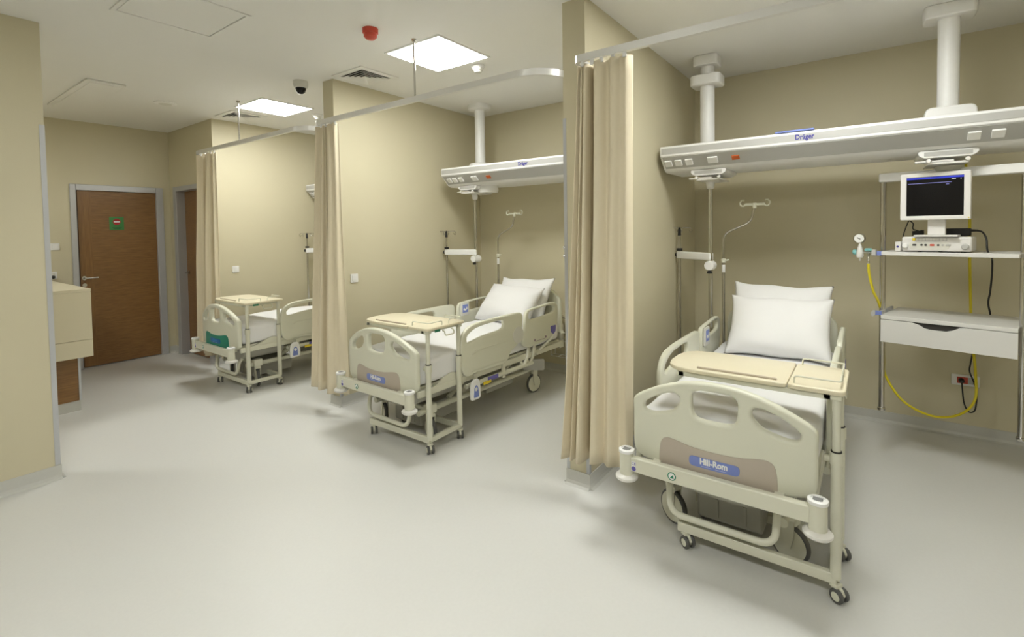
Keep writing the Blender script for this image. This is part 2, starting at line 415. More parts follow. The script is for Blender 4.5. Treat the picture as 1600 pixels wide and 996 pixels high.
# ------------------------------------------------------------------ curtain rails and curtains
def sweep_band(path, z0, z1, th):
    """flat vertical band along a plan path"""
    bm = B(); n = len(path); R = []
    for i, p in enumerate(path):
        a = Vector(path[max(i-1, 0)]); b = Vector(path[min(i+1, n-1)]); d = (b-a).normalized(); nn = Vector((-d.y, d.x))
        p = Vector(p); q0 = p-nn*th/2; q1 = p+nn*th/2
        R.append([bm.verts.new((*q0, z0)), bm.verts.new((*q1, z0)), bm.verts.new((*q1, z1)), bm.verts.new((*q0, z1))])
    for a, b in zip(R, R[1:]):
        for k in range(4): bm.faces.new((a[k], a[(k+1) % 4], b[(k+1) % 4], b[k]))
    bm.faces.new(R[0]); bm.faces.new(R[-1]); return bm
def rail(name, label, ya, yb, yend, rods, x=2.60, z=2.655):
    t = thing(name, label, 'curtain rail', (0, 0, 0), 0, 'ceiling-hung curtain rails')
    pts = [(A-.002, ya, 0), (x, ya, 0), (x, yb, 0), (x, yend+.001, 0)]
    path = [(A-.002, ya)] + [(A-.05, ya)]
    cr = .035
    for k in range(7): a = k/6*PI/2; path.append((x+cr-cr*sn(a), ya-cr+cr*cs(a)))
    R = .235
    for k in range(17):
        a = k/16*PI/2; path.append((x+R-R*cs(a), yend+.17-(R-.235) - R*sn(a)+.068))
    path.append((x+.262, yend+.003))
    # straight span sampled
    obj('track', sweep_band(path, z, z+.042, .028), ALUW, t, smooth=True, angle=50)
    for y in rods:
        r_ = obj('hanger_rod', cyl(B(), (x, y, z+.04), (x, y, H-.001), .0075, seg=12), STEEL, t)
        bm = B(); lathe(bm, [(0, 0), (.020, 0), (.016, -.014), (0, -.014)], 16, T(x, y, H)); obj('rod_cap', bm, STEEL, r_)
    return t
rail('curtain_rail', 'curved white curtain rail in front of the middle bed', Y2+.005, 1.85, Y1+TH, (2.79,))
rail('curtain_rail', 'curved curtain rail in front of the farthest bed', Y3+.005, 4.5, Y2+TH, (5.56,))
rail('curtain_rail', 'white curtain rail above the nearest bed', Y1-.03, -1.0, Y1-2.646, (-.3,))

def curtain(label, keys_top, keys_bot, z0, z1, folds, seed, group='beige bay curtains', hooks=()):
    """keys: plan points from right to left at the top and at the hem; folds = list of (s, depth)"""
    rnd = random.Random(seed)
    N, MZ = 190, 26
    tp = spline([(*p, 0) for p in keys_top], 40); bt = spline([(*p, 0) for p in keys_bot], 40)
    def at(pl, s):
        f = s*(len(pl)-1); i = min(int(f), len(pl)-2); return pl[i].lerp(pl[i+1], f-i)
    bm = B(); grid = []
    ph = [rnd.uniform(0, 6) for _ in range(6)]
    for j in range(MZ+1):
        v = j/MZ; row = []
        for i in range(N+1):
            s = i/N; a, b = at(tp, s), at(bt, s); e = v*v*.35+v*.65
            p = a.lerp(b, e)
            d = (at(bt, min(1, s+.01))-at(bt, max(0, s-.01))).normalized(); nn = Vector((-d.y, d.x, 0))
            amp = 0
            for (c, wd, dep) in folds:
                q = (s-c)/wd
                if abs(q) < 1: amp += dep*(.5+.5*cs(PI*q))*(.45+.55*min(1, v*1.6+.15))
            amp += .006*sn(s*40+ph[0]+.8*v)*(1-v*.4) + .004*sn(s*23+ph[1]-1.5*v)*(v) + .0025*sn(v*9+s*30+ph[2])
            z = z1+(z0-z1)*v + .004*sn(s*14+ph[3])*v
            row.append(bm.verts.new((p.x+nn.x*amp, p.y+nn.y*amp, z)))
        grid.append(row)
    for j in range(MZ):
        for i in range(N): bm.faces.new((grid[j][i], grid[j][i+1], grid[j+1][i+1], grid[j+1][i]))
    t = thing('bay_curtain', label, 'curtain', (0, 0, 0), 0, group)
    o = obj('curtain_cloth', bm, CURT, t, angle=180)
    md = o.modifiers.new('thick', 'SOLIDIFY'); md.thickness = .003
    for (x, y) in hooks:
        obj('curtain_hook', bx(x-.006, x+.006, y-.010, y+.010, z1-.012, 2.657), WHITE, t, smooth=False)
    return t
# near curtain: broad panel at right, deep narrow folds wrapping the end of the partition at left
curtain('beige curtain gathered at the partition beside the nearest bed',
        [(2.64, 1.085), (2.60, 1.11), (2.615, 1.15), (2.595, 1.19), (2.62, 1.225), (2.595, 1.265), (2.60, 1.30), (2.68, 1.315), (2.72, 1.33), (2.66, 1.345), (2.60, 1.352), (2.605, 1.362), (2.66, 1.372), (2.605, 1.383), (2.66, 1.394), (2.60, 1.405)],
        [(2.72, 1.135), (2.655, 1.15), (2.68, 1.20), (2.625, 1.25), (2.67, 1.295), (2.61, 1.335), (2.60, 1.355), (2.70, 1.375), (2.745, 1.39), (2.68, 1.40), (2.58, 1.395), (2.56, 1.42), (2.65, 1.45), (2.57, 1.47), (2.64, 1.495), (2.57, 1.53)], .262, 2.640,
        [], 3, hooks=[(2.60, y) for y in (1.11, 1.18, 1.25, 1.31, 1.37)])
curtain('beige curtain gathered between the middle and farthest beds',
        [(2.62, 3.79), (2.60, 3.87), (2.60, 3.95), (2.61, 4.02), (2.60, 4.08)],
        [(2.66, 3.79), (2.63, 3.88), (2.58, 3.98), (2.66, 4.05), (2.60, 4.15), (2.62, 4.25), (2.66, 4.33)], .215, 2.640,
        [(.14, .09, .02), (.32, .08, .03), (.50, .06, -.055), (.64, .06, .05), (.78, .06, -.045), (.91, .06, .045)], 5,
        hooks=[(2.60, y) for y in (3.81, 3.88, 3.95, 4.02, 4.07)])
curtain('beige curtain gathered by the side door at the farthest bay',
        [(2.62, 6.17), (2.60, 6.28), (2.60, 6.40), (2.61, 6.52), (2.60, 6.65)],
        [(2.63, 6.23), (2.60, 6.32), (2.58, 6.43), (2.66, 6.53), (2.60, 6.66), (2.62, 6.78), (2.66, 6.86)], .22, 2.640,
        [(.10, .06, .02), (.22, .06, -.05), (.34, .06, .05), (.46, .06, -.05), (.60, .06, .05), (.74, .06, -.045), (.90, .07, .04)], 9,
        hooks=[(2.60, y) for y in (6.18, 6.27, 6.36, 6.45, 6.54, 6.62)])

# ------------------------------------------------------------------ hospital bed
FB = [(0.424, 0.70), (0.424, 0.757), (0.405, 0.785), (0.353, 0.819), (0.255, 0.869), (0.144, 0.906), (0.05, 0.919), (-0.05, 0.919), (-0.144, 0.906), (-0.255, 0.869), (-0.353, 0.819),
      (-0.405, 0.785), (-0.424, 0.757), (-0.424, 0.70), (-0.424, 0.56), (-0.418, 0.50), (-0.395, 0.472), (-0.34, 0.458), (-0.2, 0.453), (0, 0.45), (0.2, 0.453), (0.34, 0.458), (0.395, 0.472), (0.418, 0.50), (0.424, 0.56)]
S_L = [(0.360, 0.735), (0.348, 0.765), (0.272, 0.814), (0.203, 0.838), (0.172, 0.83), (0.165, 0.80), (0.187, 0.765), (0.222, 0.740), (0.30, 0.716), (0.345, 0.715)]
S_M = [(0.105, 0.84), (0.090, 0.867), (0.05, 0.877), (-0.05, 0.877), (-0.09, 0.867), (-0.105, 0.84), (-0.10, 0.765), (-0.075, 0.737), (0, 0.731), (0.075, 0.737), (0.10, 0.765)]
PAN = [(0.272, 0.478), (0.264, 0.571), (0.24, 0.602), (0.20, 0.606), (0.105, 0.592), (0, 0.588), (-0.105, 0.592), (-0.20, 0.606), (-0.24, 0.602), (-0.264, 0.571), (-0.272, 0.478), (-0.258, 0.464), (-0.12, 0.459), (0, 0.457), (0.12, 0.459), (0.258, 0.464)]
def sc(pts): return [((x+2.41)*.9815-2.41, 1.705-(1.68-z)*.9815) for x, z in pts]
def lift(pts, a=.055, x0=1.38): return [(x, z+a*(x-x0)) for x, z in pts]
RF = sc([(0.66, 0.425), (0.60, 0.47), (0.58, 0.56), (0.578, 0.711), (0.606, 0.791), (0.685, 0.845), (0.848, 0.866), (1.144, 0.869), (1.36, 0.867), (1.425, 0.845), (1.435, 0.78), (1.42, 0.70), (1.39, 0.60), (1.32, 0.55), (1.25, 0.52), (1.20, 0.46), (1.124, 0.428), (0.936, 0.432), (0.767, 0.44)])
RFS = sc([(0.649, 0.735), (0.66, 0.772), (0.764, 0.818), (0.93, 0.832), (1.096, 0.832), (1.138, 0.810), (1.133, 0.765), (1.078, 0.748), (0.86, 0.738), (0.69, 0.715), (0.658, 0.715)])
RH = lift(sc([(1.475, 0.80), (1.50, 0.85), (1.56, 0.866), (1.80, 0.866), (1.946, 0.863), (2.029, 0.84), (2.062, 0.78), (2.044, 0.629), (1.98, 0.53), (1.90, 0.50), (1.739, 0.488), (1.517, 0.497), (1.44, 0.54), (1.43, 0.59), (1.462, 0.68)]))
RHS = lift(sc([(1.53, 0.79), (1.535, 0.825), (1.58, 0.843), (1.885, 0.842), (1.966, 0.820), (1.985, 0.785), (1.944, 0.757), (1.70, 0.757), (1.56, 0.765)]))
HBD = [(0.40, 0.60), (0.40, 0.86), (0.37, 0.945), (0.28, 1.02), (0.17, 1.065), (0.06, 1.08), (-0.06, 1.08), (-0.17, 1.065), (-0.28, 1.02), (-0.37, 0.945), (-0.40, 0.86), (-0.40, 0.60), (-0.38, 0.56), (0.38, 0.56)]
HBS = [(0.14, 1.01), (0.10, 1.037), (-0.10, 1.037), (-0.14, 1.01), (-0.13, 0.975), (-0.09, 0.965), (0.09, 0.965), (0.13, 0.975)]
def flipx(p): return [(-x, y) for x, y in p]

def caster(parent, x, y, r, side=1, turn=.0):
    M = T(x, y, 0) @ Matrix.Rotation(turn, 4, 'Z')
    ax = M @ frame((0, 0, r), (1, 0, 0), (0, 0, 1))     # local z along -y
    bm = B(); wdt = .017
    lathe(bm, [(r*.84, -wdt*.8), (r*.95, -wdt*.8), (r, -wdt*.4), (r, wdt*.4), (r*.95, wdt*.8), (r*.84, wdt*.8)], 32, ax)
    w_ = obj('caster_wheel', bm, TYRE, parent)
    bm = B(); lathe(bm, [(0, -wdt*1.15), (r*.2, -wdt*1.15), (r*.78, -wdt), (r*.86, -wdt*.85), (r*.86, wdt*.85), (r*.78, wdt), (r*.2, wdt*1.15), (0, wdt*1.15)], 32, ax)
    obj('wheel_disc', bm, CREAM2, w_)
    bm = B(); poly = rpoly([(-.030, r*2+.035), (.030, r*2+.035), (.028, r*1.5), (.012, r*.80), (-.012, r*.80), (-.028, r*1.5)], .02)
    for yy in (-wdt-.012, wdt+.006):
        b2 = B(); extr(b2, poly, 'y', yy, yy+.006); b2.transform(M); me = bpy.data.meshes.new('t'); b2.to_mesh(me); b2.free(); bm.from_mesh(me); bpy.data.meshes.remove(me)
    b2 = B(); box(b2, -.036, .036, -wdt-.008, wdt+.008, r*2+.012, r*2+.04); b2.transform(M); me = bpy.data.meshes.new('t'); b2.to_mesh(me); b2.free(); bm.from_mesh(me); bpy.data.meshes.remove(me)
    obj('caster_fork', bm, CREAM2, w_)

def make_bed(label):
    t = thing('hospital_bed', label, 'bed', (0, 0, 0), 0, 'hospital beds')
    # foot beam with corner bumpers
    obj('foot_beam', bx(-.018, .022, -.425, .425, .404, .480), CREAM2, t, bevel=.006)
    for s in (-1, 1):
        bm = B(); lathe(bm, [(0, .375), (.036, .375), (.036, .500), (.033, .504), (0, .504)], 24, T(0, s*.43, 0)); p_ = obj('bumper_post', bm, CREAM2, t)
        bm = B(); lathe(bm, [(.030, .350), (.050, .353), (.058, .362), (.058, .372), (.050, .380), (.036, .384)], 28, T(0, s*.43, 0)); obj('bumper_roller', bm, ROLLER, p_)
        bm = B(); lathe(bm, [(.040, .498), (.040, .512), (.034, .516), (.026, .516), (.026, .512)], 24, T(0, s*.43, 0)); obj('post_collar', bm, WHITE, p_)
        obj('post_cap', bx(-.016, .016, s*.43-.019, s*.43+.019, .511, .5145), GREYCAP, p_, bevel=.004)
    # footboard
    bend = lambda x: -.045*(x/.424)**2
    cuts = [-.42+.035*i for i in range(25)]
    bm = plate([smooth_closed(FB, 3), smooth_closed(S_L, 3), smooth_closed(flipx(S_L), 3), smooth_closed(S_M, 3)], .046, .016, FRONT(.055, 0, 0).copy(), 3, cuts, bend)
    fb = obj('footboard', bm, CREAM, t, angle=50)
    bm = plate([smooth_closed(PAN, 3)], .004, .001, FRONT(.0305, 0, 0), 1, cuts, bend); obj('accent_panel', bm, TAUPE, fb)
    pill = rrect(.232, .050, .022, 0, .527, 6)
    bm = plate([pill], .003, .0006, FRONT(.0275, 0, 0), 1, [-.1+.02*i for i in range(11)], bend); obj('name_plate', bm, PILL, fb)
    def bent(bm):
        for v in bm.verts: v.co.x += .045*(v.co.y/.424)**2
        return bm
    obj('lettering', bent(text('Hill-Rom', .042, FRONT(.0255, 0, .533), .0004, .84, .0016)), WHITE, fb, smooth=False)
    obj('small_lettering', bent(bx(.0252, .0262, -.058, .058, .5085, .5115)), mat('pale_blue_print', (.45, .5, .75), .4, noise=.02) if 'pale_blue_print' not in bpy.data.materials else bpy.data.materials['pale_blue_print'], fb, smooth=False)
    for s in (-.2, .2): obj('footboard_pin', cyl(B(), (.05, s, .43), (.05, s, .47), .014, seg=14), CREAM2, t)
    # stickers on the beam
    obj('sticker', bx(-.0192, -.0178, .372, .396, .412, .462), WHITE, t, smooth=False)
    obj('sticker_lettering', text('CE', .020, FRONT(-.0196, .384, .450), .0003), PURPLE, t, smooth=False)
    bm = B(); lathe(bm, [(0, 0), (.012, 0), (.012, .0008), (0, .0008)], 20, FRONT(-.0194, .384, .425)); obj('sticker_disc', bm, PURPLE, t)
    bm = B(); lathe(bm, [(0, 0), (.021, 0), (.021, .0008), (0, .0008)], 24, FRONT(-.0185, .186, .441)); g_ = obj('round_mark', bm, LGREEN, t)
    bm = B(); lathe(bm, [(0, 0), (.016, 0), (.016, .0006), (0, .0006)], 24, FRONT(-.0195, .186, .441)); obj('mark_face', bm, WHITE, g_)
    obj('mark_figure', extr(B(), [(.186+.010, .431), (.186-.010, .431), (.186-.008, .452)], 'x', -.0206, -.0200), LGREEN, g_, smooth=False)
    # deck and side frames
    bm = B(); box(bm, .10, 2.10, -.385, .385, .455, .495)
    for s in (-1, 1): box(bm, .10, 2.08, s*.405-.014, s*.405+.014, .425, .478)
    obj('deck', bm, CREAM2, t, bevel=.005)
    for s in (-1, 1):
        obj('mattress_retainer', extr(B(), spl2([(.22, .478), (.26, .482), (.33, .505), (.40, .535), (.47, .540), (.54, .515), (.60, .482), (.64, .478)]), 'y', s*.405-.012, s*.405+.012), CREAM2, t)
        obj('beam_arm', bx(.02, .12, s*.28-.02, s*.28+.02, .425, .475), CREAM2, t)
    # under pan
    bm = B(); pts = [(-.33, .43), (-.31, .36), (-.24, .315), (-.1, .29), (.1, .29), (.24, .315), (.31, .36), (.33, .43)]
    extr(bm, smooth_open(pts), 'x', .18, .62); obj('under_pan', bm, GREYU, t)
    # base frame
    bm = B()
    for s in (-1, 1): tube(bm, [(.22, s*.27, .245), (1.84, s*.27, .245)], .024, 12)
    for x in (.34, 1.76): tube(bm, [(x, -.27, .245), (x, .27, .245)], .022, 12)
    obj('base_frame', bm, CREAM2, t)
    bm = B(); box(bm, .34, .80, -.165, .165, .075, .235); obj('motor_cover', bm, GREYU, t, bevel=.015)
    bm = B(); box(bm, 1.12, 1.52, -.21, .21, .14, .30); obj('battery_box', bm, GREYU, t, bevel=.015)
    for y in (-.08, .06): obj('cover_rib', bx(.332, .342, y-.008, y+.008, .10, .20), GREYU, t)
    for s in (-1, 1):
        for x in (.62, 1.30): obj('lift_arm', tube(B(), [(x, s*.2, .25), (x+.36, s*.2, .44)], .022, 10), CREAM2, t)
    obj('foot_bar', tube(B(), smooth_path([(.30, .255, .36), (.16, .255, .33), (.135, .25, .165), (.135, -.25, .165), (.16, -.255, .33), (.30, -.255, .36)], .09, 7), .017, 12), CREAM2, t)
    for x in (.33, 1.76):
        for s in (-1, 1):
            caster(t, x, s*.29, .094, s, math.radians(72 if s < 0 else 62) if x < 1 else .22*s)
            obj('caster_mount', bx(x-.045, x+.045, s*.29-.035, s*.29+.035, .222, .30), CREAM2, t, bevel=.01)
    # side guard covers near the head wheels
    for s in (-1, 1):
        obj('side_cover', extr(B(), rpoly([(1.50, .30), (1.84, .215), (1.87, .215), (1.87, .33), (1.50, .40)], .02), 'y', s*.34-.012, s*.34+.012), GREYP, t)
    # side rails: foot half and head half on each side
    for s in (-1, 1):
        M = RIGHT(0, s*.443, 0)
        r1 = obj('foot_side_rail', plate([smooth_closed(RF, 3), smooth_closed(RFS, 3)], .034, .012, M, 3), CREAM, t, angle=50)
        r2 = obj('head_side_rail', plate([smooth_closed(RH, 3), smooth_closed(RHS, 3)], .034, .012, M, 3), CREAM, t, angle=50)
        yo = s*.4615
        bm = B(); lathe(bm, [(0, -.004), (.075, -.004), (.078, -.001), (.078, .002), (0, .002)], 32, frame((1.285, yo, .70), (1, 0, 0), (0, 0, 1))); obj('pivot_disc', bm, WHITE2, r1)
        obj('rail_groove', plate([rpoly([(.66, .645), (.72, .665), (1.12, .675), (1.12, .68), (.70, .675), (.65, .65)], .004)], .004, .001, frame((0, yo, 0), (1, 0, 0), (0, 0, 1))), CREAM2, r1)
        obj('rail_groove', plate([rpoly([(.64, .505), (1.08, .505), (1.08, .511), (.64, .511)], .002)], .004, .001, frame((0, yo, 0), (1, 0, 0), (0, 0, 1))), CREAM2, r1)
        bm = B(); extr(bm, rpoly([(1.83, .69), (1.93, .69), (1.92, .625), (1.88, .60), (1.84, .625)], .015), 'y', yo-.0015, yo+.0015); obj('shield_sticker', bm, PURPLE, r2)
        bm = B()
        for q in ((1.55, .60), (1.74, .60)): lathe(bm, [(0, -.002), (.012, -.002), (.012, .002), (0, .002)], 14, frame((q[0], yo, q[1]), (1, 0, 0), (0, 0, 1)))
        box(bm, 1.56, 1.73, yo-.001, yo+.001, .584, .588); obj('angle_scale', bm, mat('scale_mauve', (.35, .26, .30), .5, noise=.02) if 'scale_mauve' not in bpy.data.materials else bpy.data.materials['scale_mauve'], r2, smooth=False)
        for x in (.72, 1.10): obj('rail_bracket', bx(x-.02, x+.02, s*.425-.012, s*.425+.012, .34, .47), CREAM2, t, bevel=.004)
        for x in (1.50, 1.60): obj('rail_link', tube(B(), smooth_path([(x, s*.425, .56), (x-.03, s*.425, .44), (x-.10, s*.425, .37), (x-.12, s*.40, .44)], .05), .016, 8), CREAM2, t)
        obj('rail_stay', tube(B(), [(1.62, s*.42, .44), (1.93, s*.42, .56)], .014, 8), CREAM2, t)
        # hand control on a stalk at the inside of the head rail
        if s > 0:
            bm = B(); box(bm, 1.43, 1.56, s*.405, s*.425, .765, .905); c_ = obj('control_panel', bm, WHITE2, t, bevel=.008)
            obj('control_screen', bx(1.455, 1.535, s*.4025, s*.4055, .80, .885), PILL, c_, smooth=False)
            obj('control_keys', extr(B(), [(1.465, .83), (1.49, .82), (1.525, .835), (1.52, .865), (1.50, .835), (1.475, .85)], 'y', .4000, .4026), WHITE, c_, smooth=False)
        else:
            sf = obj('side_tube', tube(B(), [(.60, s*.425, .385), (1.55, s*.425, .375)], .020, 10), CREAM2, t)
            obj('name_label', bx(.86, 1.0, s*.425-.0235, s*.425-.0195, .37, .405), PURPLE, sf, smooth=False)
            obj('warning_label', bx(.80, .90, s*.425-.0245, s*.425-.0205, .352, .378), YEL2, sf, smooth=False)
            hc = obj('hand_control', plate([rpoly([(.60, .275), (.72, .275), (.715, .41), (.69, .445), (.635, .445), (.605, .41)], .03, 5)], .020, .006, RIGHT(0, s*.478, 0)), WHITE, t)
            obj('control_print', plate([rpoly([(.63, .295), (.695, .295), (.685, .375), (.67, .395), (.655, .395), (.64, .375)], .012), [(.6625+.017*cs(a*PI/8), .362+.017*sn(a*PI/8)) for a in range(16)]], .003, .0005, RIGHT(0, s*.4885, 0)), PILL, hc)
    # headboard
    obj('headboard', plate([smooth_closed(HBD, 3), smooth_closed(HBS, 3)], .045, .016, FRONT(2.14, 0, 0), 3), CREAM, t, angle=50)
    obj('head_beam', bx(2.10, 2.18, -.40, .40, .40, .47), CREAM2, t, bevel=.006)
    for s in (-1, 1): obj('headboard_post', cyl(B(), (2.14, s*.30, .46), (2.14, s*.30, .60), .016, seg=12), CREAM2, t)
    bm = B(); lathe(bm, [(0, .30), (.022, .30), (.022, .62), (.017, .62), (0, .62)], 16, T(2.09, .425, 0)); obj('pole_socket', bm, CREAM2, t)
    obj('socket_arm', bx(2.08, 2.14, .36, .42, .42, .45), CREAM2, t)
    return t
def spl2(p): return [(v.x, v.y) for v in spline([(*q, 0) for q in p], 4)]
def smooth_open(p): return spl2(p)

beds = []
b1 = make_bed('cream hospital bed nearest the camera, with a taupe foot panel')
b2 = dup(b1); b2['label'] = 'cream hospital bed in the middle bay with a taupe foot panel'
b3 = dup(b1); b3['label'] = 'cream hospital bed in the farthest bay with a green foot panel'
for b_, (x, y, a) in ((b1, (2.41, .605, 0)), (b2, (2.41, 3.135, -1.5)), (b3, (2.325, 5.735, 0))):
    b_.location = (x, y, 0); b_.rotation_euler = (0, 0, math.radians(a))
def recolour(root, name, m_):
    for ch in root.children_recursive:
        if ch.name.split('.')[0] == name:
            ch.data = ch.data.copy(); ch.data.materials[0] = m_
for ch in b3.children:          # the far-side rails of this bed are let down
    if ch.name.split('.')[0] in ('foot_side_rail', 'head_side_rail') and sum(v.co.y for v in ch.data.vertices) > 0: ch.location.z -= .34; ch.location.y += .03
    if ch.name.split('.')[0] == 'control_panel': ch.location.z -= .34; ch.location.y += .03
recolour(b3, 'accent_panel', GREEN)
recolour(b3, 'name_plate', mat('logo_blue_dark', (.02, .14, .42), .35, noise=.02))
recolour(b3, 'lettering', mat('lettering_blue', (.05, .25, .6), .4, noise=.02))

def mattress(bed, label):
    bm = B(); nx, ny = 60, 26; x0, x1, hy, z0, z1 = .115, 2.085, .408, .497, .710
    rnd = random.Random(len(beds)); ph = [rnd.uniform(0, 6) for _ in range(5)]
    bmesh.ops.create_grid(bm, x_segments=nx, y_segments=ny, size=1)
    # closed rounded slab from a super-ellipse section, lofted along x
    bm.free(); bm = B(); rings = []; sec = 40
    for i in range(nx+1):
        u = i/nx; x = x0+(x1-x0)*u; e = min(u, 1-u)*(x1-x0)/.05; k = 1 if e >= 1 else math.sqrt(max(0, 1-(1-e)**2))
        ins = (1-k)*.05; ring = []
        for j in range(sec):
            a = 2*PI*j/sec+PI/sec; c_, s_ = cs(a), sn(a); n = .28
            yy = (hy-ins)*math.copysign(abs(c_)**n, c_); zz = (z0+z1)/2+((z1-z0)/2-ins*.8)*math.copysign(abs(s_)**n, s_)
            if s_ > 0: zz += .004*sn(7*x+ph[0]+5*yy)+.003*sn(13*yy+ph[1]+4*x)*(abs(s_)) + .002*sn(24*x+9*yy+ph[3])
            else: zz = max(zz, z0)
            if abs(c_) > .6: yy += .006*sn(9*x+ph[2])*(1 if c_ > 0 else -1)*.6
            ring.append(bm.verts.new((x, yy, zz)))
        rings.append(ring)
    for a, b in zip(rings, rings[1:]):
        for k in range(sec): bm.faces.new((a[k], a[(k+1) % sec], b[(k+1) % sec], b[k]))
    bm.faces.new(rings[0]); bm.faces.new(rings[-1])
    o = obj('mattress', bm, LINEN, angle=180); o.location = bed.location; o.rotation_euler = bed.rotation_euler
    beds.append(o); return tag(o, label, 'mattress', 'sheeted mattresses')
mattress(b1, 'white sheeted mattress on the nearest bed')
mattress(b2, 'white sheeted mattress on the middle bed')
mattress(b3, 'white sheeted mattress on the bed with the green foot panel')

def pillow(name, label, bed, lx, ly, z, wd, ht, th, tilt, yaw=0, roll=0, seed=0, group=None):
    """pillow standing on its long edge: local u across (y), v up; tilt back towards the head"""
    rnd = random.Random(seed); ph = [rnd.uniform(0, 6) for _ in range(8)]; n = 44; bm = B()
    def pt(u, v, sgn):
        cu_ = (1-abs(u)**2.4); cv_ = (1-abs(v)**2.4); f = (max(cu_, 0)*max(cv_, 0))**.5
        pinch = 1-.075*(1-abs(v)**2)*abs(u)**3 ; pv = 1-.10*(1-abs(u)**2)*abs(v)**3
        wr = .004*sn(5*u+ph[0]+3*v)*f + .003*sn(7*v+5*u*v+ph[1])*f + .004*sn(13*u*v+ph[2])*f*(abs(u)+abs(v))*.5
        sag = -.02*(1-v)*.5
        return Vector((sgn*(th/2*f*(1-.18*v)) + wr, u*wd/2*pinch, (v*pv+1)*ht/2 + .006*sn(6*u+ph[3])*v))
    G = {}
    for sgn in (-1, 1):
        for i in range(n+1):
            for j in range(n+1):
                u, v = -1+2*i/n, -1+2*j/n; edge = i in (0, n) or j in (0, n)
                key = (i, j, 0 if edge else sgn)
                if key not in G: G[key] = bm.verts.new(pt(u, v, sgn if not edge else 0))
        def g(i, j): return G[(i, j, 0 if (i in (0, n) or j in (0, n)) else sgn)]
        for i in range(n):
            for j in range(n): bm.faces.new((g(i, j), g(i+1, j), g(i+1, j+1), g(i, j+1)))
    o = obj(name, bm, LINEN, angle=180)
    loc = Matrix.Translation(bed.location) @ Matrix.Rotation(bed.rotation_euler.z, 4, 'Z') @ Matrix.Translation((lx, ly, z)) @ Matrix.Rotation(yaw, 4, 'Z') @ Matrix.Rotation(tilt, 4, 'Y') @ Matrix.Rotation(roll, 4, 'X')
    o.matrix_world = loc
    return tag(o, label, 'pillow', group)
pillow('pillow', 'white front pillow leaning on another on the nearest bed', b1, 1.53, -.055, .722, .70, .51, .23, math.radians(38), 0, math.radians(-1), 1, 'white pillows')
pillow('pillow', 'white rear pillow against the headboard of the nearest bed', b1, 1.74, -.02, .722, .70, .57, .20, math.radians(31), 0, math.radians(1), 2, 'white pillows')
pillow('pillow', 'white front pillow leaning on another on the middle bed', b2, 1.56, -.01, .722, .70, .48, .23, math.radians(43), 0, math.radians(1), 3, 'white pillows')
pillow('pillow', 'white rear pillow against the headboard of the middle bed', b2, 1.80, -.03, .722, .70, .50, .19, math.radians(33), 0, math.radians(-1.5), 4, 'white pillows')

# drip pole standing in the bed's socket
def bed_pole(bed, label):
    t = thing('bed_drip_pole', label, 'drip pole', bed.location, bed.rotation_euler.z, 'drip poles on the beds')
    x, y = 2.09, .425
    obj('lower_tube', cyl(B(), (x, y, .621), (x, y, 1.38), .013, seg=14), STEEL, t)
    bm = B(); lathe(bm, [(.013, 1.36), (.020, 1.365), (.020, 1.395), (.012, 1.40)], 16, T(x, y, 0)); tube(bm, [(x, y-.015, 1.382), (x, y-.045, 1.39)], .007, 8); obj('clamp_collar', bm, CREAM, t)
    bm = B(); lathe(bm, [(.0136, 1.28), (.0142, 1.281), (.0142, 1.345), (.0136, 1.346)], 16, T(x, y, 0)); obj('pole_label', bm, WHITE, t)
    obj('upper_tube', tube(B(), smooth_path([(x, y, 1.38), (x, y, 1.615), (x, y-.22, 1.715), (x, y-.245, 1.84)], .06, 6), .009, 12), STEEL, t)
    yc = y-.245; bm = B()
    lathe(bm, [(0, 1.825), (.013, 1.825), (.016, 1.845), (.016, 1.87), (0, 1.873)], 14, T(x, yc, 0))
    box(bm, x-.008, x+.008, yc-.075, yc+.075, 1.847, 1.868)
    hk = obj('hook_bar', bm, CREAM, t, bevel=.003)
    for s in (-1, 1):
        tube_pts = [(x, yc+s*(.07), 1.858), (x, yc+s*.085, 1.845), (x, yc+s*.105, 1.850), (x, yc+s*.112, 1.872), (x, yc+s*.10, 1.893), (x, yc+s*.08, 1.893)]
        obj('hook', tube(B(), spline(tube_pts, 5), .0065, 8), CREAM, hk)
    return t
bed_pole(b1, 'bent steel drip pole with cream hooks on the nearest bed')
bed_pole(b2, 'bent steel drip pole with cream hooks on the middle bed')

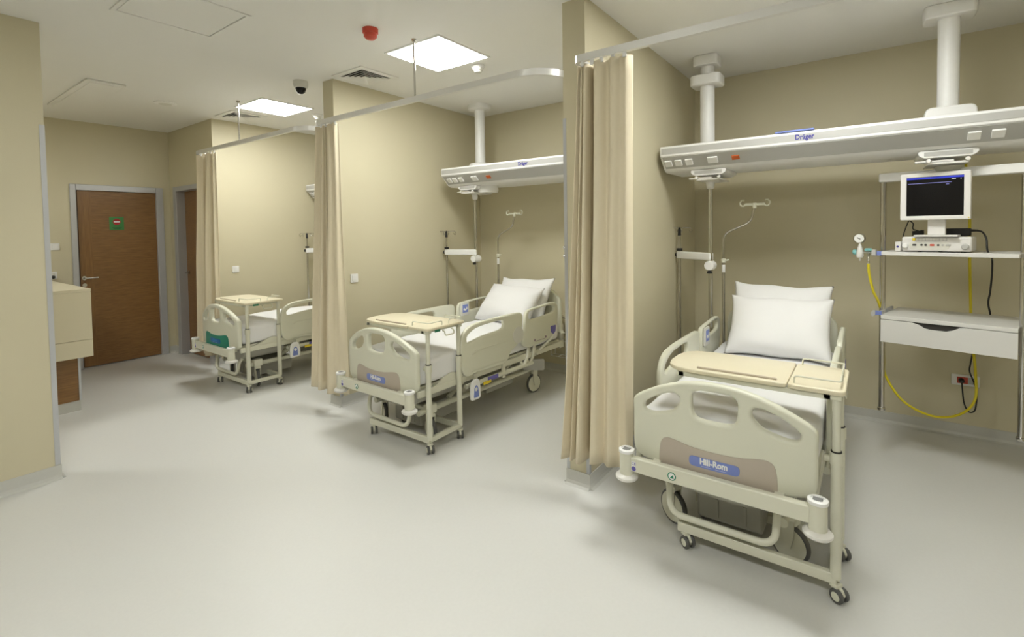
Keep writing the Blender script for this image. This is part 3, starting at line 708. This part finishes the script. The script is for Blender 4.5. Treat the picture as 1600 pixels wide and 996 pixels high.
# ------------------------------------------------------------------ overbed tables
def make_table(label):
    t = thing('overbed_table', label, 'table', (0, 0, 0), 0, 'overbed tables')
    outline = rpoly([(-.035, -.035), (.385, -.035), (.385, .19), (-.035, .19)], .03, 4)
    top1 = [(-.035, .193), (.385, .193), (.385, .62), (.37, .70), (.32, .75), (.24, .768), (.11, .768), (.03, .75), (-.02, .70), (-.035, .62)]
    bm = plate([smooth_corner(top1)], .022, .006, T(0, 0, .941), 2); tp = obj('table_top', bm, TABLE, t)
    bm = plate([outline], .022, .006, T(0, 0, .941), 2); sd = obj('side_leaf', bm, TABLE, t)
    obj('book_ridge', bx(-.005, .006, .235, .60, .9515, .962), RIDGE, tp, bevel=.003)
    bm = B()
    for x in (0.0, .34): box(bm, x-.02, x+.02, -.02, .70, .905, .930)
    box(bm, -.02, .36, .02, .05, .905, .930); box(bm, -.02, .36, .66, .69, .905, .930)
    obj('sub_frame', bm, CREAM2, t, bevel=.003)
    # wire rails on the side leaf
    for x0, x1 in ((.0, .14), (.355, .215)):
        obj('wire_rail', tube(B(), smooth_path([(x0, .165, .951), (x0, .165, .985), (x0, -.015, .985), (x1, -.015, .985), (x1, -.015, .951)], .015, 4), .004, 8), CREAM2, sd)
    # right-hand legs
    for x in (0.0, .337):
        l_ = obj('leg', cyl(B(), (x, 0, .10), (x, 0, .665), .0215, seg=18), CREAM2, t)
        obj('leg_upper', cyl(B(), (x, 0, .64), (x, 0, .930), .0165, seg=18), CREAM2, l_)
        bm = B(); lathe(bm, [(.022, .615), (.0265, .615), (.0265, .668), (.020, .670)], 20, T(x, 0, 0)); obj('leg_collar', bm, CREAM2, l_)
        bm = B(); lathe(bm, [(.0168, .669), (.0215, .669), (.0215, .675), (.0168, .675)], 20, T(x, 0, 0)); obj('collar_ring', bm, BLACK, l_)
    bm = B(); cyl(bm, (.0, .024, .635), (.0, .045, .635), .016, seg=14); obj('height_knob', bm, CREAM2, t)
    obj('base_bar', bx(-.016, .016, -.005, .70, .073, .121), CREAM2, t, bevel=.005)
    obj('base_bar', bx(.321, .353, -.005, .70, .073, .121), CREAM2, t, bevel=.005)
    obj('base_side_bar', bx(.0, .337, -.016, .016, .080, .116), CREAM2, t, bevel=.005)
    # labels and release lever under the side
    obj('maker_label', bx(.055, .115, -.0205, -.0195, .908, .927), LGREEN, t, smooth=False)
    obj('release_lever', tube(B(), smooth_path([(.16, -.0, .905), (.16, -.022, .90), (.16, -.028, .868), (.26, -.028, .868), (.26, -.022, .90), (.26, 0, .905)], .015, 4), .005, 8), CREAM2, t)
    for (x, y, a) in ((0, 0, 1.0), (.337, 0, .8), (0, .66, .95), (.337, .66, .8)):
        M = T(x, y, 0) @ Matrix.Rotation(a, 4, 'Z'); off = -.018
        bm = B()
        for yy in (-.018, .018): lathe(bm, [(.012, -.009), (.028, -.009), (.031, -.005), (.031, .005), (.028, .009), (.012, .009)], 22, M @ frame((off, yy, .031), (1, 0, 0), (0, 0, 1)))
        c_ = obj('caster', bm, TYRE, t)
        bm = B()
        for yy in (-.018, .018): lathe(bm, [(0, -.0105), (.018, -.0105), (.020, -.008), (.020, .008), (.018, .0105), (0, .0105)], 20, M @ frame((off, yy, .031), (1, 0, 0), (0, 0, 1)))
        obj('caster_disc', bm, CREAM, c_)
        bm = B(); extr(bm, rpoly([(-.045, .035), (-.032, .062), (0, .072), (.016, .074), (.016, .045), (-.018, .028)], .008), 'y', -.0075, .0075); box(bm, -.02, .016, -.02, .02, .060, .076); bm.transform(M)
        obj('caster_hood', bm, CREAM2, c_, bevel=.003)
    return t
def smooth_corner(p): return rpoly(p, .02, 3)
t1 = make_table('cream overbed table over the foot of the nearest bed')
t2 = dup(t1); t2['label'] = 'cream overbed table over the foot of the middle bed'
t3 = dup(t1); t3['label'] = 'cream overbed table over the bed with the green foot panel'
for t_, p in ((t1, (2.572, .118, 0)), (t2, (2.572, 2.682, 0)), (t3, (2.498, 5.31, 0))): t_.location = p

# ------------------------------------------------------------------ ceiling supply units
PROF = [(4.00, 2.255), (4.00, 2.325), (4.012, 2.338), (4.60, 2.338), (4.62, 2.32), (4.62, 2.20), (4.58, 2.135), (4.15, 2.135), (4.11, 2.15)]
def supply(label, yl, yr, dz, socks, red, logo_y, cols, rows2=()):
    t = thing('supply_unit', label, 'supply unit', (0, 0, dz), 0, 'ceiling medical supply units')
    obj('beam_body', extr(B(), PROF, 'y', yr, yl), WHITE, t, bevel=.004)
    obj('front_panel', bx(3.9975, 4.001, yr+.01, yl-.012, 2.272, 2.318), GREYP, t, smooth=False)
    # sloping panel (normal down and out)
    a, b = Vector((4.003, 2.247)), Vector((4.094, 2.165)); n = Vector((-(b-a).y*-1, (b-a).x*-1)); n = Vector((-.67, -.742))
    q = [a, b, b+n*.003, a+n*.003]
    obj('sloped_panel', extr(B(), [tuple(v) for v in q], 'y', yr+.01, yl-.02), GREYP, t, smooth=False)
    mid = a.lerp(b, .5); d = (b-a).normalized()
    def sock(y, wy, hh, m_, nm, dep=.014):
        p = [mid-d*hh/2, mid+d*hh/2, mid+d*hh/2+n*dep, mid-d*hh/2+n*dep]
        return obj(nm, extr(B(), [tuple(v) for v in p], 'y', y-wy/2, y+wy/2), m_, t, smooth=False, bevel=.003)
    for (y, wy) in socks: sock(y, wy, .058, WHITE, 'socket_cover', .016)
    sock(red, .055, .040, ORANGE, 'red_socket', .010)
    obj('lettering', text('Dräger', .050, FRONT(3.9965, logo_y, 2.295), .0006, .80, .0012), BLUE, t, smooth=False)
    for (y, kind) in cols:
        c_ = obj('column', cyl(B(), (4.43, y, 2.33), (4.43, y, H-dz+.002), .058, seg=32), WHITE, t)
        if kind == 'box':
            bm = plate([rrect(.20, .20, .05)], .085, .01, T(4.43, y, H-dz-.042)@Matrix.Rotation(PI/2, 4, 'Z')); obj('ceiling_plate', bm, WHITE, c_)
            bm = plate([rrect(.25, .22, .06)], .085, .012, T(4.43, y, 2.92)@Matrix.Rotation(PI/2, 4, 'Z')); obj('column_cover', bm, WHITE, c_)
            bm = B()
            for k in range(6):
                a_ = k*PI/3+.3; cyl(bm, (4.43+.085*cs(a_), y+.085*sn(a_), 2.338), (4.43+.085*cs(a_), y+.085*sn(a_), 2.375), .010, seg=8)
            lathe(bm, [(.058, 2.338), (.105, 2.338), (.105, 2.350), (.058, 2.350)], 28, T(4.43, y, 0)); obj('flange', bm, ALU, c_)
        elif kind == 'plate':
            pl = rpoly([(y-.12, 2.337), (y-.125, 2.43), (y-.10, 2.462), (y+.05, 2.448), (y+.105, 2.41), (y+.12, 2.337)], .03, 4)
            obj('column_cover', plate([rpoly([(.13, 2.337), (.13, 2.44), (-.13, 2.44), (-.13, 2.337)], .045, 5)], .16, .012, FRONT(4.36, y, 0)), WHITE, c_)
            obj('ceiling_plate', plate([rrect(.27, .20, .05)], .085, .01, T(4.43, y, H-dz-.042)@Matrix.Rotation(PI/2, 4, 'Z')), WHITE, c_)
        else:
            bm = B(); lathe(bm, [(.058, H-dz-.06), (.125, H-dz-.055), (.135, H-dz-.04), (.135, H-dz)], 32, T(4.43, y, 0)); obj('ceiling_collar', bm, WHITE, c_)
            bm = B(); lathe(bm, [(.13, 2.338), (.13, 2.40), (.12, 2.415), (.058, 2.418)], 32, T(4.43, y, 0)); obj('base_collar', bm, WHITE, c_)
    return t
def carriage(t, y, wd, x=4.3, hub=False):
    """sliding carriage under the beam: tray, two clamp knobs and rails"""
    o = obj('carriage_tray', extr(B(), rpoly([(y-wd/2, 2.138), (y-wd/2, 2.112), (y-wd/2+.03, 2.092), (y+wd/2-.03, 2.092), (y+wd/2, 2.112), (y+wd/2, 2.138)], .015), 'x', 4.12, 4.50), WHITE, t, bevel=.003)
    obj('tray_recess', bx(4.117, 4.121, y-wd/2+.03, y+wd/2-.03, 2.104, 2.130), GREYP, o, smooth=False)
    bm = B(); box(bm, 4.12, 4.45, y-wd*.34, y+wd*.34, 2.052, 2.064); box(bm, 4.12, 4.18, y-wd*.1, y+wd*.55, 2.066, 2.076); box(bm, 4.27, 4.33, y-.04, y+.04, 2.05, 2.094); obj('rail_plate', bm, ALUW, o, smooth=False)
    for s in (-.32, .32):
        bm = B(); lathe(bm, [(0, 0), (.012, .002), (.014, .012), (.010, .022), (0, .024)], 14, FRONT(4.118, y+s*wd, 2.072)); obj('clamp_knob', bm, ROLLER, o)
    return o
u1 = supply('long white medical supply beam hung over the nearest bed', 1.407, Y1-2.5, 0,
            [(1.35, .055), (1.27, .055), (1.185, .055), (1.005, .075), (-.495, .06), (-.60, .06)], .838, .381, [(1.143, 'box'), (-.41, 'plate')])
carriage(u1, 1.06, .27); carriage(u1, -.385, .29)
u2 = supply('long white medical supply beam hung over the middle bed', 3.90, 1.64, .035,
            [(3.81, .055), (3.73, .055), (3.64, .055), (3.445, .075)], 3.255, 2.78, [(3.68, 'round'), (2.1, 'round')])
carriage(u2, 3.62, .27)
bm = B(); lathe(bm, [(0, 2.06), (.11, 2.062), (.12, 2.09), (.11, 2.136), (0, 2.136)], 28, T(4.30, 3.47, 0)); obj('round_bracket', bm, WHITE, u2)
u3 = supply('white medical supply beam partly hidden in the farthest bay', 6.61, 4.29, .035,
            [(6.53, .055), (6.45, .055), (6.36, .055), (6.17, .075)], 5.98, 5.5, [(6.40, 'round'), (4.6, 'round')])
carriage(u3, 6.33, .27)
# blue sheet lying on the near beam
o = obj('blue_folder', bx(4.0, 4.24, .325, .565, 2.339, 2.352), PILL, smooth=False, bevel=.003); tag(o, 'flat blue folder lying on top of the near supply beam', 'folder')

def hung_pole(label, x, y, dz, ix, iy, group='hanging drip pole sets'):
    t = thing('hanging_pole', label, 'drip pole', (0, 0, 0), 0, group)
    p = obj('main_pole', cyl(B(), (x, y, .42), (x, y, 2.045+dz), .0165, seg=18), STEEL, t)
    bm = B(); lathe(bm, [(.0165, 1.99+dz), (.03, 2.0+dz), (.035, 2.049+dz), (0, 2.0495+dz)], 18, T(x, y, 0)); obj('pole_hub', bm, WHITE, p)
    a = Vector((x, y, 0)); b = Vector((ix, iy, 0)); d = (b-a).normalized(); nn = Vector((-d.y, d.x, 0)); L = (b-a).length
    M = frame((x, y, 1.425), d, (0, 0, 1))
    bm = plate([rpoly([(-.012, -.032), (L+.02, -.032), (L+.02, .032), (-.012, .032)], .012, 4)], .045, .008, M); ar = obj('swing_arm', bm, WHITE, t)
    bm = B(); lathe(bm, [(0, -.055), (.036, -.055), (.040, -.045), (.040, .045), (.036, .055), (0, .055)], 24, frame((x, y, 1.352), (0, -1, 0), (0, 0, 1))); obj('arm_joint', bm, WHITE, ar)
    bm = B(); lathe(bm, [(0, 1.285), (.020, 1.287), (.022, 1.30), (.010, 1.312), (.010, 1.32)], 14, T(x-.03, y, 0)); obj('joint_knob', bm, BLACK, ar)
    iv = obj('drip_pole', cyl(B(), (ix, iy, .40), (ix, iy, 1.39), .0125, seg=14), STEEL, t)
    obj('drip_pole_upper', cyl(B(), (ix, iy, 1.39), (ix, iy, 1.66), .009, seg=12), STEEL, iv)
    bm = B(); lathe(bm, [(.009, 1.462), (.026, 1.462), (.026, 1.485), (.009, 1.486)], 18, T(ix, iy, 0)); obj('clamp_ring', bm, BLACK, iv)
    k = Vector((ix, iy, 1.425))+d*.05; bm = B(); lathe(bm, [(0, 0), (.018, 0), (.022, .01), (.016, .022), (0, .024)], 14, frame(k-d*.03, nn, (0, 0, 1))); obj('clamp_knob', bm, BLACK, iv)
    bm = B(); lathe(bm, [(.009, 1.60), (.015, 1.602), (.013, 1.655), (.008, 1.675), (0, 1.676)], 14, T(ix, iy, 0)); obj('top_cap', bm, BLACK, iv)
    for k in range(4):
        a_ = k*PI/2+.5; e = Vector((cs(a_), sn(a_), 0)); c0 = Vector((ix, iy, 1.668))
        obj('hook', tube(B(), spline([c0, c0+e*.06+Vector((0, 0, .004)), c0+e*.10, c0+e*.112+Vector((0, 0, -.022)), c0+e*.10+Vector((0, 0, -.038)), c0+e*.085+Vector((0, 0, -.02))], 5), .0035, 6), STEEL, iv)
    return t
hung_pole('steel pole with swing arm and drip stand by the nearest bed', 4.30, 1.087, 0, 4.493, 1.405)
hung_pole('steel pole with swing arm and drip stand by the middle bed', 4.30, 3.663, .035, 4.20, 4.028)
hung_pole('steel pole with swing arm and drip stand beside the farthest bed', 4.30, 6.35, .035, 3.95, 6.54)

# ------------------------------------------------------------------ hanging equipment rack with monitor
RZ = math.atan2(-.234, .972); HUB = (4.30, -.408)
rk = thing('equipment_rack', 'hanging rack with steel poles, shelf and drawer right of the nearest bed', 'rack', (*HUB, 0), RZ)
bm = B(); lathe(bm, [(0, 2.02), (.07, 2.02), (.075, 2.03), (.075, 2.049), (0, 2.049)], 28); obj('swivel_hub', bm, WHITE2, rk)
obj('top_bar', bx(-.035, .035, -.37, .37, 1.972, 2.032), WHITE, rk, bevel=.006)
for s in (-1, 1):
    p = obj('rack_pole', cyl(B(), (0, s*.350, .350), (0, s*.350, 1.975), .0175, seg=20), STEEL, rk)
    bm = B(); lathe(bm, [(0, .338), (.022, .338), (.024, .345), (.022, .358), (.0175, .36)], 20, T(0, s*.350, 0)); obj('pole_foot', bm, STEEL, p)
obj('shelf', bx(-.10, .30, -.337, .337, 1.459, 1.485), SHELFW, rk, bevel=.003)
dr = obj('drawer_case', bx(-.085, .36, -.325, .325, .860, 1.010), SHELFW, rk, smooth=False)
obj('drawer_top', bx(-.10, .40, -.337, .337, 1.012, 1.040), SHELFW, rk, bevel=.003)
fr = [(.337, .853), (-.337, .853), (-.337, 1.009), (-.105, 1.009), (-.075, 1.004), (-.045, .985), (-.01, .972), (.07, .972), (.10, .978), (.125, .995), (.165, 1.009), (.337, 1.009)]
obj('drawer_front', extr(B(), fr, 'x', -.102, -.084), SHELFW, rk, smooth=False, bevel=.0015)
obj('grip_shade', bx(-.0865, -.0845, -.12, .18, .965, 1.0105), DARK, dr, smooth=False)  # thin dark sheet painted as the shade in the finger grip
for z in (1.472, 1.05):
    o_ = obj('accessory_rail', bx(-.07, .25, .338, .352, z-.012, z+.012), ALU, rk, smooth=False)
    obj('rail_cap', bx(-.085, -.068, .336, .372, z-.016, z+.014), PILL, o_, smooth=False, bevel=.002)
obj('cable_clamp', extr(B(), [(.372, 1.030), (.392, 1.020), (.400, 1.045), (.385, 1.066), (.372, 1.064)], 'x', -.085, -.06), GREYP, rk, smooth=False)
def in_rack(name, label, cat, z=0): 
    return thing(name, label, cat, (*HUB, z), RZ)
# monitor
mo = in_rack('patient_monitor', 'white patient monitor with a dark screen on the rack shelf', 'monitor')
TI = frame((-.10, 0, 0), (0, -1, 0), (0, 0, 1))
obj('screen_bezel', plate([rrect(.352, .308, .010, -.054, 1.853), rrect(.286, .254, .003, -.054, 1.853)], .042, .004, TI), SCREENW, mo)
obj('screen_back', plate([rrect(.345, .300, .02, -.054, 1.853)], .035, .008, TI@T(0, 0, -.030)), SCREENW, mo)
sc_ = obj('screen', plate([rrect(.288, .256, .002, -.054, 1.853)], .006, .001, TI@T(0, 0, .012)), SCREEN, mo)
def scr(name, x0, x1, z0, z1, m_):     # x to the right on the screen
    bm = B(); box(bm, x0, x1, z0, z1, .0152, .0162); bm.transform(TI); return obj(name, bm, m_, sc_, smooth=False)
scr('screen_bar', -.196, .088, 1.966, 1.978, SCRB)
scr('trace_line', -.190, .030, 1.938, 1.9405, SCRL); scr('screen_caption', .003, .018, 1.925, 1.928, SCRL)
scr('screen_caption', .03, .05, 1.957, 1.960, WHITE); scr('screen_caption', .072, .076, 1.955, 1.961, WHITE)
obj('neck', bx(-.075, -.045, .003, .093, 1.600, 1.72), SCREENW, mo, bevel=.004)
obj('stand_plate', bx(-.11, .0, -.062, .16, 1.588, 1.600), SCREENW, mo, bevel=.003)
bm = B(); lathe(bm, [(0, 0), (.004, 0), (.003, .002), (0, .002)], 10, TI@T(.112, 1.710, .021)); obj('power_lamp', bm, YEL2, mo)
# module box under the monitor
un_ = in_rack('monitor_module', 'white connector module with buttons and dial under the monitor', 'medical device')
obj('module_body', bx(-.075, .13, -.124, .228, 1.492, 1.587), SCREENW, un_, bevel=.010, seg=3)
MF = frame((-.075, 0, 0), (0, -1, 0), (0, 0, 1))
def mf(name, bm, m_): bm.transform(MF); return obj(name, bm, m_, un_, smooth=False)
mf('button_strip', box(B(), -.172, .006, 1.559, 1.580, 0, .0015), GREYP)
for i in range(10):
    x0 = -.170+.0175*i; mf('button', box(B(), x0, x0+.0155, 1.561, 1.578, .001, .004), YEL2 if i == 0 else SCREENW)
mf('connector_panel', plate([rrect(.205, .050, .02, -.085, 1.527)], .002, .0005, Matrix.Identity(4)), WHITE2)
for (x, wx, m_, nm) in ((-.160, .022, DARK, 'port'), (-.122, .013, BLACK, 'port'), (-.101, .013, BLACK, 'port'), (-.068, .024, RED, 'red_port'), (-.037, .013, BLACK, 'port'), (-.015, .012, GREYP, 'port'), (.012, .024, GREYP, 'port')):
    mf(nm, plate([rrect(wx, .0125, .006, x, 1.533, 5)], .006, .001, T(0, 0, .002)), m_)
bm = B(); lathe(bm, [(0, 0), (.019, 0), (.019, .010), (.015, .016), (0, .017)], 24, T(.094, 1.524, 0)); mf('dial', bm, GREYP)
bm = B(); lathe(bm, [(0, 0), (.017, 0), (.017, .012), (.012, .017), (0, .018)], 24, T(-.208, 1.527, .0)); mf('round_cover', bm, WHITE)
sm = obj('side_module', bx(-.09, .02, .230, .262, 1.488, 1.553), SCREENW, un_, bevel=.004)
bm = B(); lathe(bm, [(0, 0), (.007, 0), (.007, .004), (0, .004)], 14, MF@T(-.247, 1.52, .014)); obj('module_port', bm, BLUE, sm)
for x in (-.20, -.02, .16):
    obj('foot', bx(-.06, .11, x*.6+.04-.01, x*.6+.04+.01, 1.486, 1.494), BLACK, un_, smooth=False)
# adapter and cables
ad = in_rack('power_adapter', 'black power adapter behind the monitor neck', 'adapter')
obj('adapter_body', bx(.06, .12, -.10, .03, 1.590, 1.640), BLACK, ad, bevel=.005)
obj('cord_strain', tube(B(), [(.09, -.098, 1.625), (.09, -.135, 1.625)], .009, 10, .006), BLACK, ad)
obj('adapter_cord', tube(B(), spline([(.09, -.12, 1.625), (.08, -.155, 1.615), (.05, -.178, 1.57), (.04, -.184, 1.50), (.20, -.186, 1.45), (.33, -.18, 1.42), (.38, -.175, 1.33), (.41, -.165, 1.20), (.42, -.155, 1.12), (.43, -.165, 1.04), (.45, -.17, .95), (.52, -.17, .84)], 8), .0055, 8), BLACK, ad)
cb = in_rack('coiled_cable', 'coiled black cable lying on the module left of the monitor neck', 'cable')
bm = B(); pts = []
for k in range(60):
    a_ = k*.42; pts.append((.03+.020*cs(a_), .16+.030*sn(a_), 1.592+.0006*k))
tube(bm, pts, .004, 6); obj('cable_coil', bm, BLACK, cb)
obj('cable_end', tube(B(), spline([(.05, .16, 1.625), (.04, .19, 1.64), (.02, .185, 1.675), (.01, .205, 1.695), (.0, .215, 1.67), (.0, .232, 1.61), (.0, .236, 1.575), (.0, .228, 1.56)], 7), .0035, 7), BLACK, cb)
# gauge and regulator on the rail
rg = in_rack('pressure_regulator', 'chrome pressure regulator with round dial gauge beside the rack pole', 'gauge')
GM = lambda u, z, x=-.10: frame((x, u, z), (0, -1, 0), (0, 0, 1))
bm = B(); lathe(bm, [(0, -.012), (.034, -.012), (.037, -.006), (.037, .008), (.034, .012), (.031, .012)], 28, GM(.465, 1.576)); obj('gauge_case', bm, STEEL, rg)
bm = B(); lathe(bm, [(0, .011), (.030, .011), (.030, .0132), (0, .0132)], 28, GM(.465, 1.576)); gf = obj('dial_face', bm, WHITE, rg)
bm = B(); box(bm, -.014, .010, -.0025, .0025, .0132, .0145); bm.transform(GM(.465, 1.576)@Matrix.Rotation(-.5, 4, 'Z')); obj('needle', bm, BLACK, gf, smooth=False)
bm = B(); lathe(bm, [(0, 1.438), (.020, 1.440), (.024, 1.455), (.021, 1.485), (.013, 1.515), (.008, 1.535), (.008, 1.545)], 22, T(-.10, .462, 0)); lathe(bm, [(0, 1.415), (.005, 1.415), (.006, 1.44)], 10, T(-.10, .462, 0)); obj('regulator_body', bm, ALUW, rg)
bm = B(); lathe(bm, [(.0, 0), (.017, 0), (.019, .006), (.019, .018), (.015, .022), (0, .022)], 18, frame((-.10, .482, 1.478), (1, 0, 0), (0, 0, 1))@Matrix.Rotation(PI, 4, 'X')); obj('teal_knob', bm, TEAL, rg)
obj('cross_tube', tube(B(), [(-.10, .462, 1.476), (-.10, .372, 1.476)], .008, 12), STEEL, rg)
bm = B(); lathe(bm, [(0, 1.487), (.020, 1.487), (.024, 1.491), (.024, 1.500), (.016, 1.506), (0, 1.506)], 18, T(-.10, .411, 0)); obj('valve_knob', bm, TEAL, rg)
bm = B(); lathe(bm, [(.006, 1.395), (.009, 1.400), (.009, 1.425), (.006, 1.43), (.006, 1.47)], 14, T(-.10, .411, 0)); obj('outlet', bm, STEEL, rg)
obj('rail_clamp', bx(-.112, -.075, .366, .392, 1.455, 1.497), GREYP, rg, bevel=.003)
# yellow hose, rack space
hs = in_rack('gas_hose', 'yellow gas hose looping from the regulator behind the rack drawer', 'hose')
obj('hose_tube', tube(B(), spline([(-.10, .411, 1.398), (-.10, .405, 1.32), (-.08, .385, 1.20), (-.03, .366, 1.12), (.03, .352, .98), (.03, .345, .72), (.04, .335, .58), (.10, .24, .40), (.25, .10, .295), (.42, -.02, .30), (.52, -.085, .40), (.56, -.08, .60), (.57, -.055, .90), (.57, -.04, 1.40), (.55, -.035, 1.90), (.40, -.03, 2.10)], 10), .0085, 10), YELLOW, hs)

# wall sockets behind the rack
so = thing('wall_socket', 'double wall socket with black plugs on the head wall below the drawer', 'socket', (HB1, -.60, .448))
obj('faceplate', plate([rrect(.165, .085, .008)], .012, .003, FRONT(-.006, 0, 0)), WHITE, so)
obj('socket_insert', bx(-.016, -.012, -.015, .05, -.025, .025), RED, so, bevel=.002); obj('socket_insert', bx(-.016, -.012, -.055, -.012, -.025, .025), GREYP, so, bevel=.002)
bm = B(); lathe(bm, [(0, 0), (.018, 0), (.018, .025), (.010, .04), (0, .04)], 16, FRONT(-.016, .025, 0)); pl = obj('plug', bm, BLACK, so)
obj('plug_cord', tube(B(), spline([(-.05, .025, -.01), (-.055, .022, -.06), (-.05, .012, -.16), (-.04, -.010, -.225), (-.04, -.035, -.235), (-.045, -.055, -.20), (-.045, -.062, -.08), (-.04, -.045, .0), (-.04, -.02, .08), (-.05, -.022, .14), (-.10, -.03, .25), (-.18, -.04, .36)], 8), .005, 7), BLACK, pl)

# ------------------------------------------------------------------ suction bottle on the head wall of the middle bay
sb = thing('suction_bottle', 'suction bottle in a wire basket on the wall behind the middle bed', 'bottle', (4.85, 2.88, 0))
bm = B(); lathe(bm, [(0, .40), (.032, .40), (.036, .41), (.036, .56), (.028, .59), (.014, .60), (.014, .63), (0, .63)], 22); obj('jar', bm, WHITE2, sb)
bm = B(); lathe(bm, [(0, .385), (.042, .385), (.044, .395), (.042, .405), (0, .406)], 22); obj('jar_base', bm, WHITE, sb)
bm = B(); box(bm, -.012, .012, -.012, .012, .62, .69); tube(bm, [(0, 0, .665), (0, -.07, .655)], .007, 8); tube(bm, [(0, .0, .65), (0, .03, .65)], .010, 8); tube(bm, [(0, 0, .67), (.053, 0, .67)], .008, 8); obj('valve', bm, STEEL, sb)
bm = B()
for x in (-.05, .045):
    tube(bm, smooth_path([(x, .10, .40), (x, .10, .215), (x, -.10, .215), (x, -.10, .40)], .02), .004, 6)
for y in (-.10, 0, .10): tube(bm, [(-.05, y, .22), (.045, y, .22)], .004, 6)
for z in (.40,):
    tube(bm, [(-.05, .10, z), (.045, .10, z), (.045, -.10, z), (-.05, -.10, z), (-.05, .10, z)], .004, 6)
obj('wire_basket', bm, ALUW, sb)

# ------------------------------------------------------------------ wall switches
def switch(name, label, cat, loc, M, rocker=True):
    t = thing(name, label, cat, loc, 0)
    obj('faceplate', plate([rrect(.085, .085, .008)], .010, .003, M@T(0, 0, .005)), WHITE, t)
    if rocker: obj('rocker', plate([rrect(.055, .055, .004)], .006, .002, M@T(0, 0, .011)), WHITE, t)
    else:
        obj('outlet_insert', plate([rrect(.05, .05, .01)], .004, .001, M@T(0, 0, .010)), WHITE2, t)
    return t
Rm = RIGHT(0, 0, 0)
switch('light_switch', 'white light switch on the partition behind the middle curtain', 'switch', (2.957, Y2, 1.227), Rm)
switch('light_switch', 'white light switch on the wall of the farthest bay', 'switch', (3.007, Y3, 1.221), Rm)
switch('wall_control', 'small white wall control left of the far wooden door', 'switch', (1.535, Y4, 1.558), Rm)
t = switch('wall_outlet', 'white wall outlet with black plug above the counter', 'socket', (1.50, Y4, 1.21), Rm, False)
bm = B(); lathe(bm, [(0, 0), (.02, 0), (.02, .03), (.012, .045), (0, .045)], 16, Rm@T(0, -.02, .012)); obj('plug', bm, BLACK, t)

# ------------------------------------------------------------------ nurse counter
ct = thing('reception_counter', 'beige counter with wooden base beside the left wall', 'counter', (0, 0, 0))
XE, YC = 1.375, 5.95
obj('counter_top', bx(-.9, XE, YC, 7.75, 1.160, 1.186), LAM, ct, bevel=.002)
obj('front_panel', bx(-.9, XE, YC, 7.75, .708, 1.1585), LAM, ct, bevel=.002)
obj('lower_panel', bx(-.9, XE, YC, 7.75, .545, .705), LAM, ct, bevel=.002)
obj('base_panel', bx(-.9, 1.305, 6.15, 7.70, .10, .546), DOORW, ct, smooth=False)
obj('edge_profile', bx(1.300, 1.318, 6.144, 6.165, .10, .546), ALU, ct, smooth=False)
obj('plinth', bx(-.9, 1.312, 6.155, 7.70, .0, .10), SKIRT, ct, smooth=False)

hk = thing('tieback_hook', 'small chrome curtain hook on the partition edge by the middle bed', 'hook', (2.815, Y1+TH, 1.50))
for z in (0, .055):
    bm = B(); lathe(bm, [(0, 0), (.008, 0), (.006, .012), (.012, .022), (.012, .028), (0, .032)], 14, frame((0, .0, z), (1, 0, 0), (0, 0, -1))); obj('hook_knob', bm, STEEL, hk)
obj('hook_plate', bx(-.010, .010, 0, .003, -.015, .07), STEEL, hk, smooth=False)
